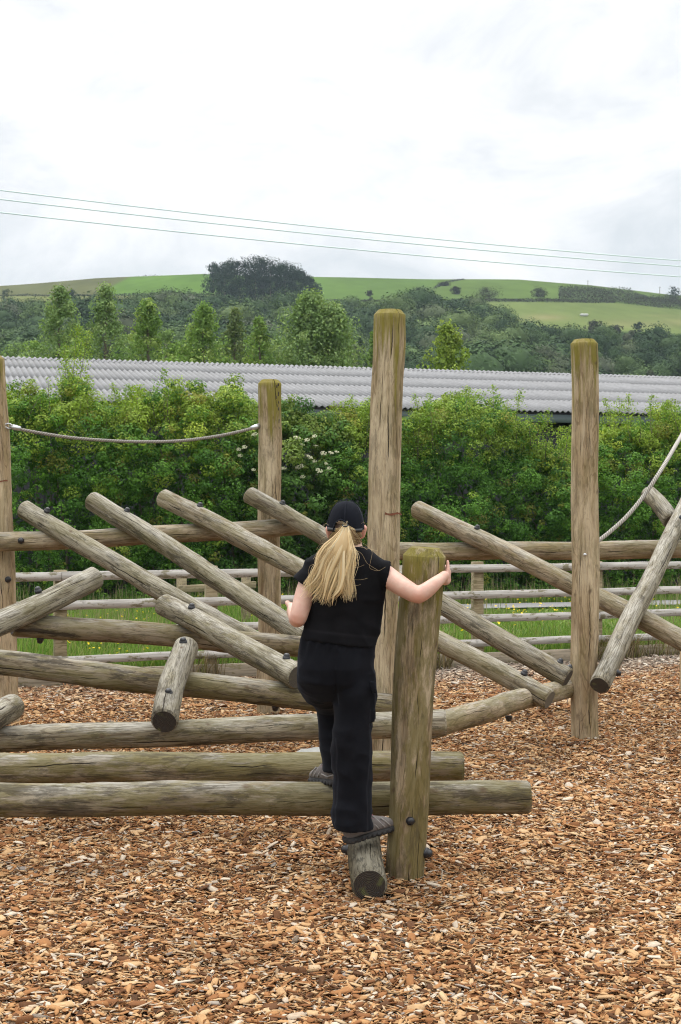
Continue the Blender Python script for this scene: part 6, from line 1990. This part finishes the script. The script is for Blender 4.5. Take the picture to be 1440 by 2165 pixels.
link('hair_tie', ht.mesh('hair_tie', (M_BLACK,), True), hair, Matrix.Identity(4))
# ear stud
es = bmesh.new(); bmesh.ops.create_icosphere(es, subdivisions=2, radius=0.0055)
esm = bpy.data.meshes.new('earring'); es.to_mesh(esm); es.free()
esm.materials.append(simple_mat('red_earring', (0.55, 0.03, 0.03), 0.25))
link('earring', esm, person, Matrix.Translation(Pp(764, 1137, 6.195)))

# ---- walking boots
M_BOOT = simple_mat('boot_leather', (0.125, 0.110, 0.103), 0.75, 0, 60, 0.35, 0.5)
M_SOLE = simple_mat('boot_rubber', (0.020, 0.019, 0.019), 0.8, 0, 40, 0.3, 0.4)
M_BAND = simple_mat('boot_grey_band', (0.21, 0.195, 0.185), 0.7, 0, 60, 0.2)
M_LACE = simple_mat('boot_pink_trim', (0.30, 0.11, 0.15), 0.8)
def boot(M, label=None):
    """toe along local +x, sole on z=0, about 25 cm long"""
    up = MB()
    rows = [(-0.118, .022, .030, .052), (-0.114, .030, .046, .060), (-0.095, .036, .062, .066), (-0.060, .038, .064, .070), (-0.025, .038, .052, .060), (0.02, .041, .040, .049), (0.06, .046, .032, .041), (0.095, .045, .026, .035), (0.120, .036, .020, .030), (0.132, .018, .012, .026)]
    ring_loft(up, [((x, 0, zc), (0, w, 0), (0, 0, h)) for x, w, h, zc in rows], 24, power=2.4)
    limb(up, [(Vector((-0.065, 0, .085)), .036), (Vector((-0.068, 0, .125)), .036)], 20)
    me = fused('boot', up, 0.0045, (M_BOOT,), 3, .5)
    root = link('boot', me, person, M)
    so = MB()
    rows = [(-0.124, .018), (-0.118, .032), (-0.09, .040), (-0.03, .038), (0.02, .042), (0.07, .049), (0.105, .045), (0.130, .030), (0.138, .012)]
    ring_loft(so, [((x, 0, .011), (0, w, 0), (0, 0, .013)) for x, w in rows], 16, power=5)
    for i_ in range(9):
        x = -0.105 + i_ * 0.027
        w = np.interp(x, [r[0] for r in rows], [r[1] for r in rows])
        for sy in (-1, 1): so.box((x, sy * w * 0.93, .007), (.009, .004, .008))
    link('sole', so.mesh('sole', (M_SOLE,)), root, M)
    bn = MB()
    for sy in (-1, 1):
        for (x0, z0, x1, z1) in ((-.02, .10, .03, .030), (.015, .088, .06, .030), (.05, .072, .09, .030), (-.11, .050, -.05, .035), (-.05, .035, .0, .045)):
            def onsurf(x, z):
                w = np.interp(x, [r[0] for r in rows], [r[1] for r in rows]) * 0.93
                t = np.clip((z - .03) / .075, 0, 1)
                return Vector((x, sy * (w * (1 - 0.62 * t * t) + .001), z))
            bn.tube([onsurf(x0 + (x1 - x0) * t, z0 + (z1 - z0) * t) for t in np.linspace(0, 1, 5)], 0.0042, 6)
    link('overlay', bn.mesh('overlay', (M_BAND,), True), root, M)
    la_ = MB()
    for k in range(5):
        x = -.018 + k * .019; z = .111 - k * .012
        la_.tube([(x, -.024, z - .010), (x + .006, -.010, z + .001), (x + .006, .010, z + .001), (x, .024, z - .010)], .0025, 6)
    for sy in (-1, 1): la_.tube([(-.022, sy * .026, .102), (.010, sy * .030, .080), (.05, sy * .034, .062)], .0022, 6)
    link('laces', la_.mesh('laces', (M_LACE,), True), root, M)
    return root
def boot_M(heel, toe, lift=0.0, roll=0.0):
    heel, toe = Vector(heel), Vector(toe)
    x = (toe - heel).normalized(); y = Zv.cross(x).normalized(); z = x.cross(y)
    M = Matrix((x, y, z)).transposed().to_4x4() @ Matrix.Rotation(R(roll), 4, 'X')
    c = heel + x * 0.118
    M.translation = c
    return M
# right boot rests across the short log; its sole touches the log's upper side
boot(boot_M(W(733, 1782, 6.14), W(824, 1752, 6.275)))
boot(boot_M(W(724, 1660, 6.47), W(672, 1652, 6.655)))

# ================================================================== haze
hz_m = bpy.data.materials.new('haze')
hz_m.use_nodes = True
hn = hz_m.node_tree.nodes; hn.clear()
h_out = hn.new('ShaderNodeOutputMaterial'); h_vol = hn.new('ShaderNodeVolumePrincipled')
h_vol.inputs['Color'].default_value = (0.70, 0.84, 0.98, 1)
h_vol.inputs['Density'].default_value = 0.00019
hz_m.node_tree.links.new(h_vol.outputs[0], h_out.inputs['Volume'])
hb_ = MB(); hb_.box((0, 600, 62), (1700, 1100, 63.5))
tag(link('haze', hb_.mesh('haze', (hz_m,))), 'thin pale haze in the air over the whole valley', 'haze', kind='stuff')
